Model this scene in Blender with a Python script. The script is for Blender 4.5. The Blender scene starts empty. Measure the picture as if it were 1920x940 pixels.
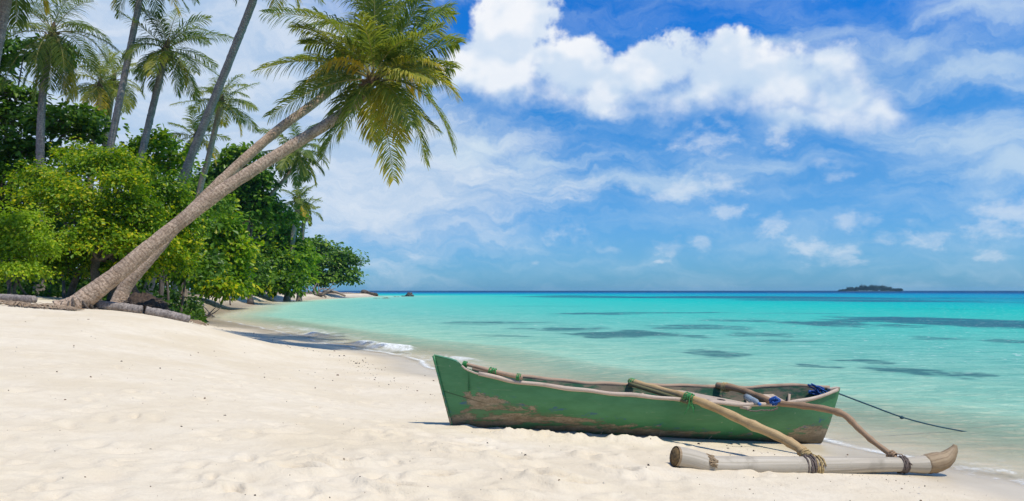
import bpy, math, random
import numpy as np
from mathutils import Vector

# ---------------------------------------------------------------- camera, sky, sun, exposure
sc = bpy.context.scene
COL = sc.collection
F, CX, HY, H = 1400.0, 960.0, 545.0, 1.6      # focal length and horizon in photo pixels, eye height over the water
cam_d = bpy.data.cameras.new('camera')
cam = bpy.data.objects.new('camera', cam_d); COL.objects.link(cam)
cam.location = (0, 0, H); cam.rotation_euler = (math.radians(90), 0, 0)
cam_d.sensor_width = 36; cam_d.lens = 36*F/1920; cam_d.shift_y = 75/1920
cam_d.clip_start = 0.05; cam_d.clip_end = 60000
sc.camera = cam
sc.view_settings.view_transform = 'Standard'; sc.view_settings.look = 'None'
sc.view_settings.exposure = 0.0; sc.view_settings.gamma = 1; sc.view_settings.use_curve_mapping = False
SUN = Vector((0.36, -0.20, 0.91)).normalized()
sd = bpy.data.lights.new('sun', 'SUN'); sd.energy = 4.25; sd.angle = math.radians(0.55); sd.color = (1, .955, .865)
so = bpy.data.objects.new('sun', sd); COL.objects.link(so)
so.rotation_euler = SUN.to_track_quat('Z', 'Y').to_euler(); so.location = (20, -5, 50)
sc.cycles.max_bounces = 6; sc.cycles.diffuse_bounces = 3; sc.cycles.glossy_bounces = 2
sc.cycles.transparent_max_bounces = 12; sc.cycles.transmission_bounces = 3
sc.cycles.caustics_reflective = False; sc.cycles.caustics_refractive = False
sc.cycles.sample_clamp_indirect = 4.0

class NT:
    """small node-tree writer"""
    def __init__(s, tree): s.t = tree; s.n = tree.nodes; s.l = tree.links
    def put(s, sock, v):
        if hasattr(v, 'is_linked') or hasattr(v, 'links'): s.l.new(v, sock)
        elif v is not None:
            try: sock.default_value = v
            except Exception: sock.default_value = (*v, 1.0)
    def node(s, ty, ins=None, **kw):
        n = s.n.new(ty)
        for k, v in kw.items(): setattr(n, k, v)
        for k, v in (ins or {}).items(): s.put(n.inputs[k], v)
        return n
    def m(s, op, a, b=None, c=None, clamp=False):
        n = s.n.new('ShaderNodeMath'); n.operation = op; n.use_clamp = clamp
        s.put(n.inputs[0], a)
        if b is not None: s.put(n.inputs[1], b)
        if c is not None: s.put(n.inputs[2], c)
        return n.outputs[0]
    def v(s, op, a, b=None, out=0):
        n = s.n.new('ShaderNodeVectorMath'); n.operation = op
        s.put(n.inputs[0], a)
        if b is not None: s.put(n.inputs[1], b)
        return n.outputs[out]
    def mr(s, x, a, b, c=0.0, d=1.0, smooth=True):
        n = s.n.new('ShaderNodeMapRange'); n.interpolation_type = 'SMOOTHSTEP' if smooth else 'LINEAR'
        for i, q in enumerate((x, a, b, c, d)): s.put(n.inputs[i], q)
        return n.outputs[0]
    def mix(s, f, a, b, mode='MIX'):
        n = s.n.new('ShaderNodeMix'); n.data_type = 'RGBA'; n.blend_type = mode; n.clamp_factor = True
        s.put(n.inputs[0], f); s.put(n.inputs[6], a); s.put(n.inputs[7], b)
        return n.outputs[2]
    def noise(s, vec, scale, detail=4, rough=.55, dist=0.0, color=False):
        n = s.n.new('ShaderNodeTexNoise')
        if vec is not None: s.l.new(vec, n.inputs['Vector'])
        n.inputs['Scale'].default_value = scale; n.inputs['Detail'].default_value = detail
        n.inputs['Roughness'].default_value = rough; n.inputs['Distortion'].default_value = dist
        return n.outputs['Color'] if color else n.outputs['Fac']
    def ramp(s, f, stops, interp='LINEAR'):
        n = s.n.new('ShaderNodeValToRGB'); n.color_ramp.interpolation = interp
        e = n.color_ramp.elements
        while len(e) < len(stops): e.new(0.5)
        for i, (p, c) in enumerate(stops):
            e[i].position = p; e[i].color = (*c, 1)
        s.put(n.inputs[0], f)
        return n.outputs[0]
    def attr(s, name):
        n = s.n.new('ShaderNodeAttribute'); n.attribute_name = name
        return n.outputs['Fac']
    def xyz(s, vec):
        n = s.n.new('ShaderNodeSeparateXYZ'); s.l.new(vec, n.inputs[0]); return n.outputs
    def comb(s, x, y, z):
        n = s.n.new('ShaderNodeCombineXYZ')
        for i, q in enumerate((x, y, z)): s.put(n.inputs[i], q)
        return n.outputs[0]
    def bump(s, h, strength=.5, dist=.02, normal=None):
        n = s.n.new('ShaderNodeBump'); s.put(n.inputs['Height'], h)
        n.inputs['Strength'].default_value = strength; n.inputs['Distance'].default_value = dist
        if normal is not None: s.l.new(normal, n.inputs['Normal'])
        return n.outputs[0]

def lin(r, g, b):
    f = lambda c: (c/255)/12.92 if c/255 <= .04045 else ((c/255+.055)/1.055)**2.4
    return (f(r), f(g), f(b))

def az_el(px, py):
    az = math.atan2(px-CX, F)
    return az, math.atan2((HY-py)*math.cos(az), F)

# ---- the sky: Sky Texture plus clouds laid out by direction
w = bpy.data.worlds.new('World'); sc.world = w; w.use_nodes = True
N = NT(w.node_tree); N.n.clear()
sky = N.node('ShaderNodeTexSky', sky_type='NISHITA', sun_disc=False)
sky.sun_elevation = math.asin(SUN.z); sky.sun_rotation = math.atan2(SUN.x, SUN.y)
sky.air_density = 1.0; sky.dust_density = 0.3; sky.ozone_density = 3.0
g = N.node('ShaderNodeTexCoord').outputs['Generated']
g = N.v('NORMALIZE', g)
X, Y, Z = N.xyz(g)
AZ = N.m('ARCTAN2', X, Y); EL = N.m('ARCSINE', Z)
P = N.comb(AZ, EL, 0.0)
warp = N.v('MULTIPLY', N.v('SUBTRACT', N.noise(P, 9, 5, .6, color=True), (.5, .5, .5)), (.13, .10, 0))
PW = N.v('ADD', P, warp)
def blobs(lst, vec):
    acc = None
    for px, py, rx, ry in lst:
        a, e = az_el(px, py)
        d = N.v('DIVIDE', N.v('SUBTRACT', vec, (a, e, 0)), (rx/F, ry/F, 1))
        q = N.m('SUBTRACT', 1.0, N.v('LENGTH', d, out=1))
        acc = q if acc is None else N.m('SMOOTH_MAX', acc, q, .25)
    return acc
SKYMARK = 0
big = [(955,60,100,110),(930,150,105,75),(1075,135,110,80),(1150,155,85,60),(1230,125,115,60),(1335,150,130,75),(1290,170,150,55),
       (1420,165,105,62),(1495,170,130,78),(1590,190,115,58),(1655,198,85,42),(1510,232,140,34),(1130,185,60,32),(870,130,55,65)]
small = [(1330,262,75,42),(1465,265,38,32),(1545,308,32,14),(1572,338,26,13),(1310,352,95,32),(1235,372,40,16),(1090,355,110,26),
         (1262,462,48,26),(1310,458,22,24),(1450,425,48,24),(1515,462,55,26),(1575,478,40,20),(1600,420,50,20),(1725,450,62,24),(1655,455,35,14),(1900,392,70,34),
         (1870,430,60,30),(1130,468,36,12),(775,478,16,14),(670,425,24,11),(1000,497,14,9),(1240,495,22,7),(1600,495,30,10),(1860,482,44,14),(1060,440,50,22),(1370,400,60,14)]
wispy = [(1820,270,230,70),(1930,310,190,70),(900,270,110,50),(870,290,90,45),(1010,300,160,22),(1850,120,220,50),(1700,90,200,30),(1840,20,110,45),(1880,100,200,40),
         (1400,85,260,30),(1160,340,300,40),(1480,320,200,30)]
left = [(300,120,560,360),(660,320,440,190),(60,250,400,330)]
n1 = N.noise(N.v('MULTIPLY', P, (1, 1.25, 1)), 11, 9, .58)
n2 = N.noise(N.v('MULTIPLY', N.v('ADD', P, (.010, .026, 0)), (1, 1.25, 1)), 11, 3, .5)
n0 = N.noise(N.v('MULTIPLY', P, (1, 1.25, 1)), 11, 3, .5)
n3 = N.noise(N.v('MULTIPLY', PW, (1, 4.0, 1)), 6, 9, .62, .12)
n4 = N.noise(N.v('MULTIPLY', P, (1, 1.5, 1)), 34, 6, .6)
fb = blobs(big, PW)
dens_b = N.m('ADD', N.m('MULTIPLY', fb, 1.0), N.m('MULTIPLY', N.m('SUBTRACT', n1, .5), 1.35))
a_big = N.m('MULTIPLY', N.mr(dens_b, .0, N.mr(EL, .21, .33, 1.05, .24)), .95)
fs = blobs(small, N.v('ADD', P, N.v('MULTIPLY', warp, (.35, .35, 0))))
dens_s = N.m('ADD', N.m('MULTIPLY', fs, .85), N.m('MULTIPLY', N.m('SUBTRACT', n4, .5), 2.6))
a_small = N.m('MULTIPLY', N.mr(dens_s, .05, .9), N.mr(n3, .38, .62, .26, .55))
fw = blobs(wispy, PW)
a_wisp = N.m('MULTIPLY', N.mr(N.m('ADD', fw, N.m('MULTIPLY', N.m('SUBTRACT', n3, .5), 1.7)), -.05, 1.15), .60)
fl = blobs(left, PW)
a_left = N.m('MULTIPLY', N.mr(N.m('ADD', fl, N.m('MULTIPLY', N.m('SUBTRACT', n3, .5), .9)), -.12, .62), .90)
# thin streaks everywhere, denser low in the sky
a_str = N.m('MULTIPLY', N.mr(n3, .36, .84), N.mr(EL, .42, .10, .30, .46))
shade = N.m('ADD', N.m('ADD', N.mr(N.m('SUBTRACT', n0, n2), -.10, .12, 0, .6), N.mr(EL, .20, .34, .0, .4)), N.m('MULTIPLY', N.m('SUBTRACT', n4, .5), .35), None, True)
c_big = N.mix(shade, lin(194,217,241), lin(249,251,254))
c_thin = lin(206,226,241)
c_left = N.mix(N.mr(n3, .35, .7), lin(184,208,234), lin(222,232,244))
skyc = sky.outputs[0]
hs = N.node('ShaderNodeHueSaturation', {'Saturation': 1.0, 'Value': 1.0, 'Color': skyc}).outputs[0]
tint = N.ramp(EL, [(0.0, (.25,.66,1.30)), (.06, (.31,.72,1.26)), (.14, (.33,.79,1.26)), (.25, (.17,.83,1.42)), (.34, (.06,.76,1.62)), (.7, (.25,.8,1.5))])
skyt = N.mix(1.0, hs, tint, 'MULTIPLY')
SKY_S = 0.10
# everything below is mixed at cloud scale, one Background for the air and one for the clouds
bg_s = N.node('ShaderNodeBackground', {'Color': skyt, 'Strength': SKY_S})
def over(base, col, alpha):
    b = N.node('ShaderNodeBackground', {'Color': col, 'Strength': 1.0})
    mx = N.node('ShaderNodeMixShader', {0: alpha}); N.l.new(base.outputs[0], mx.inputs[1]); N.l.new(b.outputs[0], mx.inputs[2])
    return mx
o = over(bg_s, c_thin, a_str)
o = over(o, c_left, a_left)
o = over(o, c_thin, a_wisp)
o = over(o, lin(222,232,244), a_small)
o = over(o, c_big, a_big)
wo = N.node('ShaderNodeOutputWorld'); N.l.new(o.outputs[0], wo.inputs[0])
w.cycles.sampling_method = 'MANUAL'; w.cycles.sample_map_resolution = 512

# ---------------------------------------------------------------- helpers
RNG = np.random.default_rng(7); random.seed(7)
_T = np.random.default_rng(3).random((256, 256))
def vnoise(x, y):
    xi = np.floor(x).astype(int); yi = np.floor(y).astype(int); fx = x-xi; fy = y-yi
    fx = fx*fx*(3-2*fx); fy = fy*fy*(3-2*fy)
    a = _T[xi & 255, yi & 255]; b = _T[(xi+1) & 255, yi & 255]; c = _T[xi & 255, (yi+1) & 255]; d = _T[(xi+1) & 255, (yi+1) & 255]
    return (a*(1-fx)+b*fx)*(1-fy)+(c*(1-fx)+d*fx)*fy
def fbm(x, y, o=4, g=.5):
    s = 0; a = 1; t = 0
    for i in range(o):
        s = s+a*vnoise(x*2**i+17.3*i, y*2**i+5.1*i); t += a; a *= g
    return s/t-.5
def sstep(a, b, x):
    t = np.clip((x-a)/(b-a), 0, 1); return t*t*(3-2*t)
def W(px, py, d):
    return np.array([(px-CX)/F*d, d, H+(HY-py)/F*d])

def mesh_obj(name, verts, faces, mat, parent=None, attrs=None, smooth=True, uv=None, mats=None, midx=None, origin=None):
    """faces: int array (n,4) with -1 in the last column for triangles, or a list of tuples"""
    verts = np.asarray(verts, dtype=np.float32)
    off = np.zeros(3)
    if parent is not None:
        p = parent
        while p is not None: off = off+np.array(p.location); p = p.parent
    if origin is not None: off = off+np.array(origin)
    me = bpy.data.meshes.new(name)
    vv = (verts-off).astype(np.float32)
    if isinstance(faces, np.ndarray):
        k = faces.shape[1]
        if k == 4 and (faces[:, 3] < 0).any():
            faces = [tuple(int(i) for i in f if i >= 0) for f in faces]
    if isinstance(faces, np.ndarray):
        nf, k = faces.shape
        me.vertices.add(len(vv)); me.vertices.foreach_set('co', vv.ravel())
        me.loops.add(nf*k); me.loops.foreach_set('vertex_index', faces.astype(np.int32).ravel())
        me.polygons.add(nf); me.polygons.foreach_set('loop_start', np.arange(0, nf*k, k, dtype=np.int32))
        me.polygons.foreach_set('loop_total', np.full(nf, k, dtype=np.int32))
        me.update(calc_edges=True)
    else:
        me.from_pydata(vv.tolist(), [], [tuple(f) for f in faces]); me.update()
    me.validate()
    for q in (mats or [mat]): me.materials.append(q)
    if midx is not None and len(midx) == len(me.polygons): me.polygons.foreach_set('material_index', np.asarray(midx, dtype=np.int32))
    me.polygons.foreach_set('use_smooth', np.full(len(me.polygons), smooth))
    for k, a in (attrs or {}).items():
        at = me.attributes.new(k, 'FLOAT', 'POINT'); at.data.foreach_set('value', np.asarray(a, dtype=np.float32))
    if uv is not None:
        uv = np.asarray(uv, dtype=np.float32)
        li = np.empty(len(me.loops), dtype=np.int32); me.loops.foreach_get('vertex_index', li)
        l = me.uv_layers.new(name='UVMap'); l.data.foreach_set('uv', uv[li].ravel())
    ob = bpy.data.objects.new(name, me); COL.objects.link(ob)
    if parent is not None: ob.parent = parent
    if origin is not None: ob.location = origin
    return ob
def tag(o, label=None, cat=None, group=None, kind=None):
    if label: o['label'] = label
    if cat: o['category'] = cat
    if group: o['group'] = group
    if kind: o['kind'] = kind
    return o
def thing(name, loc, label, cat, group=None):
    o = bpy.data.objects.new(name, None); COL.objects.link(o); o.location = tuple(float(q) for q in loc)
    o.empty_display_size = .2
    return tag(o, label, cat, group)

class Acc:
    """gathers pieces of one mesh"""
    def __init__(s): s.v = []; s.f = []; s.uv = []; s.mi = []; s.a = []; s.n = 0
    def add(s, v, f, uv=None, mi=0, a=0.0):
        v = np.asarray(v, float); s.v.append(v)
        s.f += [tuple(int(i)+s.n for i in q) for q in f]; s.mi += [mi]*len(f)
        s.uv.append(np.zeros((len(v), 2)) if uv is None else np.asarray(uv, float))
        s.a.append(np.full(len(v), a) if np.isscalar(a) else np.asarray(a, float)); s.n += len(v)
        return s
    def build(s, name, mat, parent=None, mats=None, smooth=True, attr=None, origin=None):
        return mesh_obj(name, np.vstack(s.v), s.f, mat, parent, uv=np.vstack(s.uv), mats=mats, midx=s.mi, smooth=smooth,
                        attrs={attr or 'tint': np.concatenate(s.a)}, origin=origin)
def spline(pts, n):
    """Catmull-Rom through pts (any dimension), n samples"""
    p = np.asarray(pts, float); m = len(p)
    if m == 2: return p[0]+(p[1]-p[0])*np.linspace(0, 1, n)[:, None]
    q = np.vstack([2*p[0]-p[1], p, 2*p[-1]-p[-2]])
    t = np.linspace(0, m-1-1e-9, n); i = t.astype(int); u = (t-i)[:, None]
    a, b, c, d = q[i], q[i+1], q[i+2], q[i+3]
    return .5*(2*b+(c-a)*u+(2*a-5*b+4*c-d)*u*u+(3*b-a-3*c+d)*u**3)
def tube(pts, rad, n=10, caps=True, twist=0.0, flat=1.0, jit=None):
    p = np.asarray(pts, float); m = len(p); r = np.broadcast_to(np.asarray(rad, float), (m,))
    t = np.gradient(p, axis=0); t /= np.linalg.norm(t, axis=1)[:, None]+1e-12
    ref = np.array([0, 0, 1.]) if abs(t[0, 2]) < .9 else np.array([1., 0, 0])
    V = []; UV = []
    L = np.concatenate([[0], np.cumsum(np.linalg.norm(np.diff(p, axis=0), axis=1))])
    u = np.cross(t[0], ref); u /= np.linalg.norm(u)
    ang = np.linspace(0, 2*np.pi, n, endpoint=False)
    for i in range(m):
        u = u-t[i]*np.dot(u, t[i]); u /= np.linalg.norm(u); b = np.cross(t[i], u)
        rr = r[i]*(np.ones(n) if jit is None else jit[i])
        V.append(p[i]+(np.cos(ang)*rr)[:, None]*u+(np.sin(ang)*rr*flat)[:, None]*b)
        UV.append(np.stack([np.full(n, L[i]), ang/(2*np.pi)], 1))
    V = np.vstack(V); UV = np.vstack(UV); Fc = []
    for i in range(m-1):
        for k in range(n):
            k2 = (k+1) % n
            Fc.append((i*n+k, i*n+k2, (i+1)*n+k2, (i+1)*n+k))
    if caps:
        Fc.append(tuple(range(n-1, -1, -1))); Fc.append(tuple((m-1)*n+k for k in range(n)))
    return V, Fc, UV
def box(c, sx, sy, sz, ax=None):
    """box round c with half sizes along the rows of ax"""
    ax = np.eye(3) if ax is None else np.asarray(ax, float)
    c = np.asarray(c, float)
    V = [c+a*sx*ax[0]+b*sy*ax[1]+d*sz*ax[2] for a in (-1, 1) for b in (-1, 1) for d in (-1, 1)]
    return np.array(V), [(0,1,3,2),(4,6,7,5),(0,4,5,1),(2,3,7,6),(0,2,6,4),(1,5,7,3)], np.zeros((8, 2))
def unit(v): v = np.asarray(v, float); return v/(np.linalg.norm(v)+1e-12)

# ---------------------------------------------------------------- materials
def mat(name):
    m = bpy.data.materials.new(name); m.use_nodes = True
    t = NT(m.node_tree); t.n.clear(); out = t.node('ShaderNodeOutputMaterial')
    return m, t, out
def principled(t, out, col, rough=.6, normal=None, spec=.5, coat=0.0):
    p = t.node('ShaderNodeBsdfPrincipled', {'Base Color': col, 'Roughness': rough, 'Specular IOR Level': spec})
    if normal is not None: t.l.new(normal, p.inputs['Normal'])
    t.l.new(p.outputs[0], out.inputs[0]); return p
def leaf_mat(name, stops, rough=.42, transl=.35, boost=(1.5, 1.6, .6)):
    m, t, out = mat(name)
    a = t.attr('tint')
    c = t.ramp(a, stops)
    pos = t.node('ShaderNodeNewGeometry').outputs['Position']
    c = t.mix(t.mr(t.noise(pos, 1.3, 3), .3, .7, 0, .5), c, t.mix(1, c, (1.35, 1.2, .7), 'MULTIPLY'))
    p = t.node('ShaderNodeBsdfPrincipled', {'Base Color': c, 'Roughness': rough, 'Specular IOR Level': .22})
    tr = t.node('ShaderNodeBsdfTranslucent', {'Color': t.mix(1, c, boost, 'MULTIPLY')})
    mx = t.node('ShaderNodeMixShader', {0: transl}); t.l.new(p.outputs[0], mx.inputs[1]); t.l.new(tr.outputs[0], mx.inputs[2])
    t.l.new(mx.outputs[0], out.inputs[0]); return m
def solid(name, col, rough=.6, var=.25, scale=8, bump=.2, spec=.4):
    m, t, out = mat(name)
    pos = t.node('ShaderNodeTexCoord').outputs['Object']
    n = t.noise(pos, scale, 5, .6)
    c = t.mix(t.mr(n, .3, .7), [q*(1-var) for q in col], [min(1, q*(1+var)) for q in col])
    principled(t, out, c, rough, t.bump(n, bump, .01), spec); return m
def bark_mat(name, dark, light, ring=9.0, ring_str=.6, spots=True):
    m, t, out = mat(name)
    uv = t.node('ShaderNodeTexCoord').outputs['UV']
    ob = t.node('ShaderNodeTexCoord').outputs['Object']
    u, v_, _ = t.xyz(uv)
    wob = t.noise(ob, 5, 3)
    ph = t.m('ADD', t.m('MULTIPLY', u, ring), t.m('MULTIPLY', wob, 2.0))
    fr = t.m('FRACT', ph)
    line = t.m('SUBTRACT', 1.0, t.mr(t.m('ABSOLUTE', t.m('SUBTRACT', fr, .5)), .30, .5))
    n1 = t.noise(ob, 22, 6, .65); n2 = t.noise(ob, 3.5, 4, .6)
    cell = t.noise(t.comb(t.m('FLOOR', ph), 0.0, 0.0), 3.1, 1)
    c = t.mix(t.mr(n1, .32, .68), dark, light)
    c = t.mix(t.mr(n2, .4, .72, 0, .5), c, [q*.62 for q in dark])
    c = t.mix(t.m('MULTIPLY', t.m('SUBTRACT', 1.0, line), ring_str), c, [q*.38 for q in dark])
    c = t.mix(t.mr(cell, .4, .65, 0, .35), c, t.mix(1, c, (1.35, 1.3, 1.25), 'MULTIPLY'))
    fib = t.noise(t.v('MULTIPLY', uv, (3.0, 34, 1)), 1.0, 5, .65)
    c = t.mix(t.mr(fib, .45, .7, 0, .55), c, [q*.5 for q in dark])
    h = t.m('ADD', t.m('ADD', t.m('MULTIPLY', line, .3), t.m('MULTIPLY', n1, .6)), t.m('MULTIPLY', fib, .4))
    principled(t, out, c, .85, t.bump(h, .9, .025), .25); return m
# ---------------------------------------------------------------- shoreline and heights
SH = np.array([(12,-400),(8,-20),(6.2,0),(5.0,4),(4.25,5.9),(3.85,6.7),(3.25,7.75),(1.0,10.9),(-1.45,14.45),(-2.8,17.9),(-5.76,22.4),(-11,32),(-18,44),
               (-20.5,52),(-23,62),(-27,76),(-33,105),(-36.5,140),(-38,185),(-37,204),(-41,214),(-60,219),(-150,235),(-400,300),(-3000,900)], float)
_c = spline(SH[2:-3], 160)
SHL = np.vstack([SH[:2], _c, SH[-3:]])
POLY = np.vstack([SHL, [(-6000, 900), (-6000, -400)]])
def sdist(x, y):
    """distance inland from the water line (negative out at sea)"""
    x = np.asarray(x, float); y = np.asarray(y, float)
    best = np.full(x.shape, 1e18)
    for (ax, ay), (bx, by) in zip(SHL[:-1], SHL[1:]):
        dx, dy = bx-ax, by-ay; L = dx*dx+dy*dy
        if L < 1e-9: continue
        t = np.clip(((x-ax)*dx+(y-ay)*dy)/L, 0, 1)
        np.minimum(best, (x-ax-t*dx)**2+(y-ay-t*dy)**2, out=best)
    ins = np.zeros(x.shape, bool)
    P = POLY; Q = np.roll(P, -1, axis=0)
    for (ax, ay), (bx, by) in zip(P, Q):
        if ay == by: continue
        c = ((ay > y) != (by > y)) & (x < (bx-ax)*(y-ay)/(by-ay)+ax)
        ins ^= c
    return np.where(ins, 1, -1)*np.sqrt(best)
def ground_from(s, x, y):
    A = np.interp(y, [0, 4, 16, 40, 90, 200, 400], [0, 0.02, .66, .66, .62, .40, .35])
    e0 = np.interp(y, [7, 17, 34, 50], [3.3, 1.3, 1.6, .5]); e1 = np.interp(y, [7, 17, 34, 50], [6.9, 5.9, 5.2, 3.2])
    land = .088*np.minimum(np.maximum(s, 0), 8)+A*sstep(e0, e1, s)+.42*sstep(8, 19, s)*np.interp(y, [8, 16, 90, 150], [0, 1, 1, .4])
    d = np.maximum(-s, 0)
    sea = -np.where(d < 12, .075*d, .9+.03*(d-12)); sea = np.maximum(sea, -6)
    return np.where(s > 0, land, sea)
def ground(x, y):
    x = np.atleast_1d(np.asarray(x, float)); y = np.atleast_1d(np.asarray(y, float))
    return ground_from(sdist(x, y), x, y)
def g1(x, y): return float(ground(x, y)[0])
def hit(px, py, d0=2.0, d1=250.0):
    """where the line of sight through a photo pixel meets the sand"""
    d = np.exp(np.linspace(math.log(d0), math.log(d1), 1500))
    x = (px-CX)/F*d; z = H+(HY-py)/F*d
    k = np.nonzero(z < np.maximum(ground(x, d), 0))[0]
    i = k[0] if len(k) else len(d)-1
    return np.array([x[i], d[i], z[i]])

# boat axis, used for the sand around it as well
BOW = np.array([-.55, 7.0]); STERN = np.array([3.21, 7.75]); BL = float(np.linalg.norm(STERN-BOW))
BU = (STERN-BOW)/BL; BN = np.array([BU[1], -BU[0]])          # along the boat, and towards the camera

def polar(r, ang):
    R, A = np.meshgrid(r, ang, indexing='ij')
    x = R*np.sin(A); y = R*np.cos(A); nr, na = R.shape
    i = np.arange(nr-1)[:, None]; j = np.arange(na)[None, :]; j2 = (j+1) % na
    f = np.stack([(i*na+j), (i*na+j2), ((i+1)*na+j2), ((i+1)*na+j)], -1).reshape(-1, 4)
    return x.ravel(), y.ravel(), f
A48 = math.radians(46)
ang_f = np.concatenate([np.linspace(-A48, A48, 900), np.linspace(A48, 2*math.pi-A48, 70)[1:-1]])
rr = np.concatenate([[.02, .5, 1.0, 1.5], np.exp(np.arange(math.log(2.0), math.log(16), .0052)), np.exp(np.arange(math.log(16.1), math.log(320), .018)),
                     np.exp(np.linspace(math.log(330), math.log(7500), 20))])
gx, gy, gf = polar(rr, ang_f)
gs = sdist(gx, gy)
gz = ground_from(gs, gx, gy)
near = np.hypot(gx, gy) < 70
dry = sstep(.9, 2.6, gs)*near
gz = gz+dry*(.05*fbm(gx*.45, gy*.45, 3)+.012*fbm(gx*1.7, gy*1.7, 4)+.009*fbm(gx*6, gy*6, 4, .6))
gz = gz+near*(gs > -2)*.03*fbm(gx*.35+9, gy*.35, 2)*sstep(0, 1, gs)
# footprints and scuffs
fp = []
rf = np.random.default_rng(11)
for i in range(900):
    r = 3.0*math.exp(rf.random()*1.75); a = rf.uniform(-.72, .5)
    fp.append((r*math.sin(a), r*math.cos(a), rf.uniform(0, 6.28), rf.uniform(.06, .14), rf.uniform(.35, .8), rf.uniform(.006, .020)))
for px, py in [(880,855),(862,843),(1000,897),(1035,905),(1085,915),(745,806),(700,812),(960,868),(1160,885),(905,800),(640,870),(560,885),(740,920),(820,900),(1120,860)]:
    q = hit(px, py, 2, 40); fp.append((q[0], q[1], rf.uniform(-.6, .6), .115, .5, .06))
for x0, y0, th, L, asp, dep in fp:
    b = L*3.2
    k = np.nonzero((np.abs(gx-x0) < b) & (np.abs(gy-y0) < b))[0]
    if not len(k): continue
    dx, dy = gx[k]-x0, gy[k]-y0; c, s_ = math.cos(th), math.sin(th)
    q = ((dx*c+dy*s_)/L)**2+((-dx*s_+dy*c)/(L*asp))**2
    gz[k] += (-dep*np.exp(-q*1.6)+.55*dep*np.exp(-(np.sqrt(q)-1.5)**2*3.0))*dry[k]
# sand pushed up in lumps along the near side of the hull
al = (gx-BOW[0])*BU[0]+(gy-BOW[1])*BU[1]; ac = (gx-BOW[0])*BN[0]+(gy-BOW[1])*BN[1]
lump = sstep(.15, .5, al)*(1-sstep(1.7, 2.3, al))*np.exp(-((ac-.36-.05*al)/.11)**2)
gz = gz+lump*(.02+.17*np.maximum(fbm(gx*6, gy*6, 4)+.06, 0))
lump2 = sstep(-.3, -.05, al)*(1-sstep(3.0, 3.6, al))*np.exp(-((ac)/.30)**2)
gz = gz+lump2*.015
litter_shade = sstep(8.5, 12, gs+2.2*fbm(gx*.5, gy*.5, 3))*near + sstep(2.5, 5, gs)*(gy > 42)*(~near | (gy > 42))
litter_shade = np.maximum(litter_shade, .62*sstep(24, 34, gy)*(1-sstep(66, 90, gy))*sstep(-1.2, .2, gs+.6*fbm(gx*.4, gy*.4, 3))*(1-sstep(1.2, 3.4, gs+1.5*fbm(gx*.25, gy*.25, 3))))  # tree shade on the inlet sand, painted in as a brown stain
litter_shade = np.clip(litter_shade, 0, 1)
wet = 1-sstep(.25, 1.25, gs+.9*fbm(gx*.35+3, gy*.35, 3))
wet = np.where(gy > 30, 1-sstep(1.0, 3.2, gs+1.2*fbm(gx*.2, gy*.2, 2)), wet)
far_wet = np.clip(wet, 0, 1)*(1-.55*sstep(.2, .9, -gs))

m, t, out = mat('beach sand')
pos = t.node('ShaderNodeNewGeometry').outputs['Position']
nA = t.noise(pos, .8, 5, .6); nB = t.noise(pos, 7, 5, .65); nC = t.noise(pos, 160, 3, .7); nD = t.noise(pos, 28, 4, .65)
c = t.mix(t.mr(nA, .3, .7), (.67, .56, .39), (.75, .65, .49))
c = t.mix(t.mr(nB, .35, .75, 0, .45), c, (.61, .505, .355))
c = t.mix(t.mr(nC, .55, .8, 0, .5), c, (.38, .30, .20))
wt = t.attr('wet'); li = t.attr('litter_shade')
c = t.mix(t.m('MULTIPLY', wt, .85), c, t.mix(t.mr(nA, .35, .65), (.44, .35, .215), (.56, .46, .31)))
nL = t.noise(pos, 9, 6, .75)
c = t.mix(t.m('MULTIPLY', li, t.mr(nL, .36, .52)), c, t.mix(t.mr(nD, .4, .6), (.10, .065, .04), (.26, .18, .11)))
h = t.m('ADD', t.m('ADD', t.m('MULTIPLY', nB, .5), t.m('MULTIPLY', nD, .35)), t.m('MULTIPLY', nC, .16))
nrm = t.bump(t.m('MULTIPLY', h, t.m('SUBTRACT', 1.0, t.m('MULTIPLY', wt, .8))), .55, .05)
principled(t, out, c, t.m('SUBTRACT', .9, t.m('MULTIPLY', wt, .5)), nrm, t.m('ADD', .25, t.m('MULTIPLY', wt, .25)))
MSAND = m
tag(mesh_obj('ground', np.stack([gx, gy, gz], 1), gf, MSAND, attrs={'wet': far_wet, 'litter_shade': litter_shade}), kind='structure')

# ---------------------------------------------------------------- water
ang_w = np.concatenate([np.linspace(-A48, A48, 760), np.linspace(A48, 2*math.pi-A48, 60)[1:-1]])
rw = np.concatenate([np.exp(np.arange(math.log(3.0), math.log(40), .0065)), np.exp(np.arange(math.log(40.5), math.log(2500), .016)),
                     np.exp(np.linspace(math.log(2600), math.log(7400), 10))])
wx, wy, wf = polar(rw, ang_w)
ws = sdist(wx, wy)
depth = -ground_from(ws, wx, wy)
off = np.maximum(-ws, 0)
R_ = np.hypot(wx, wy)
amp = np.clip(1.2-R_/160, 0, 1)*sstep(.1, 3, off)
wz = amp*(.05*fbm(wx*.5+.3*wy, wy*.9, 3)+.02*fbm(wx*2.2, wy*3.1, 3))
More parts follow.
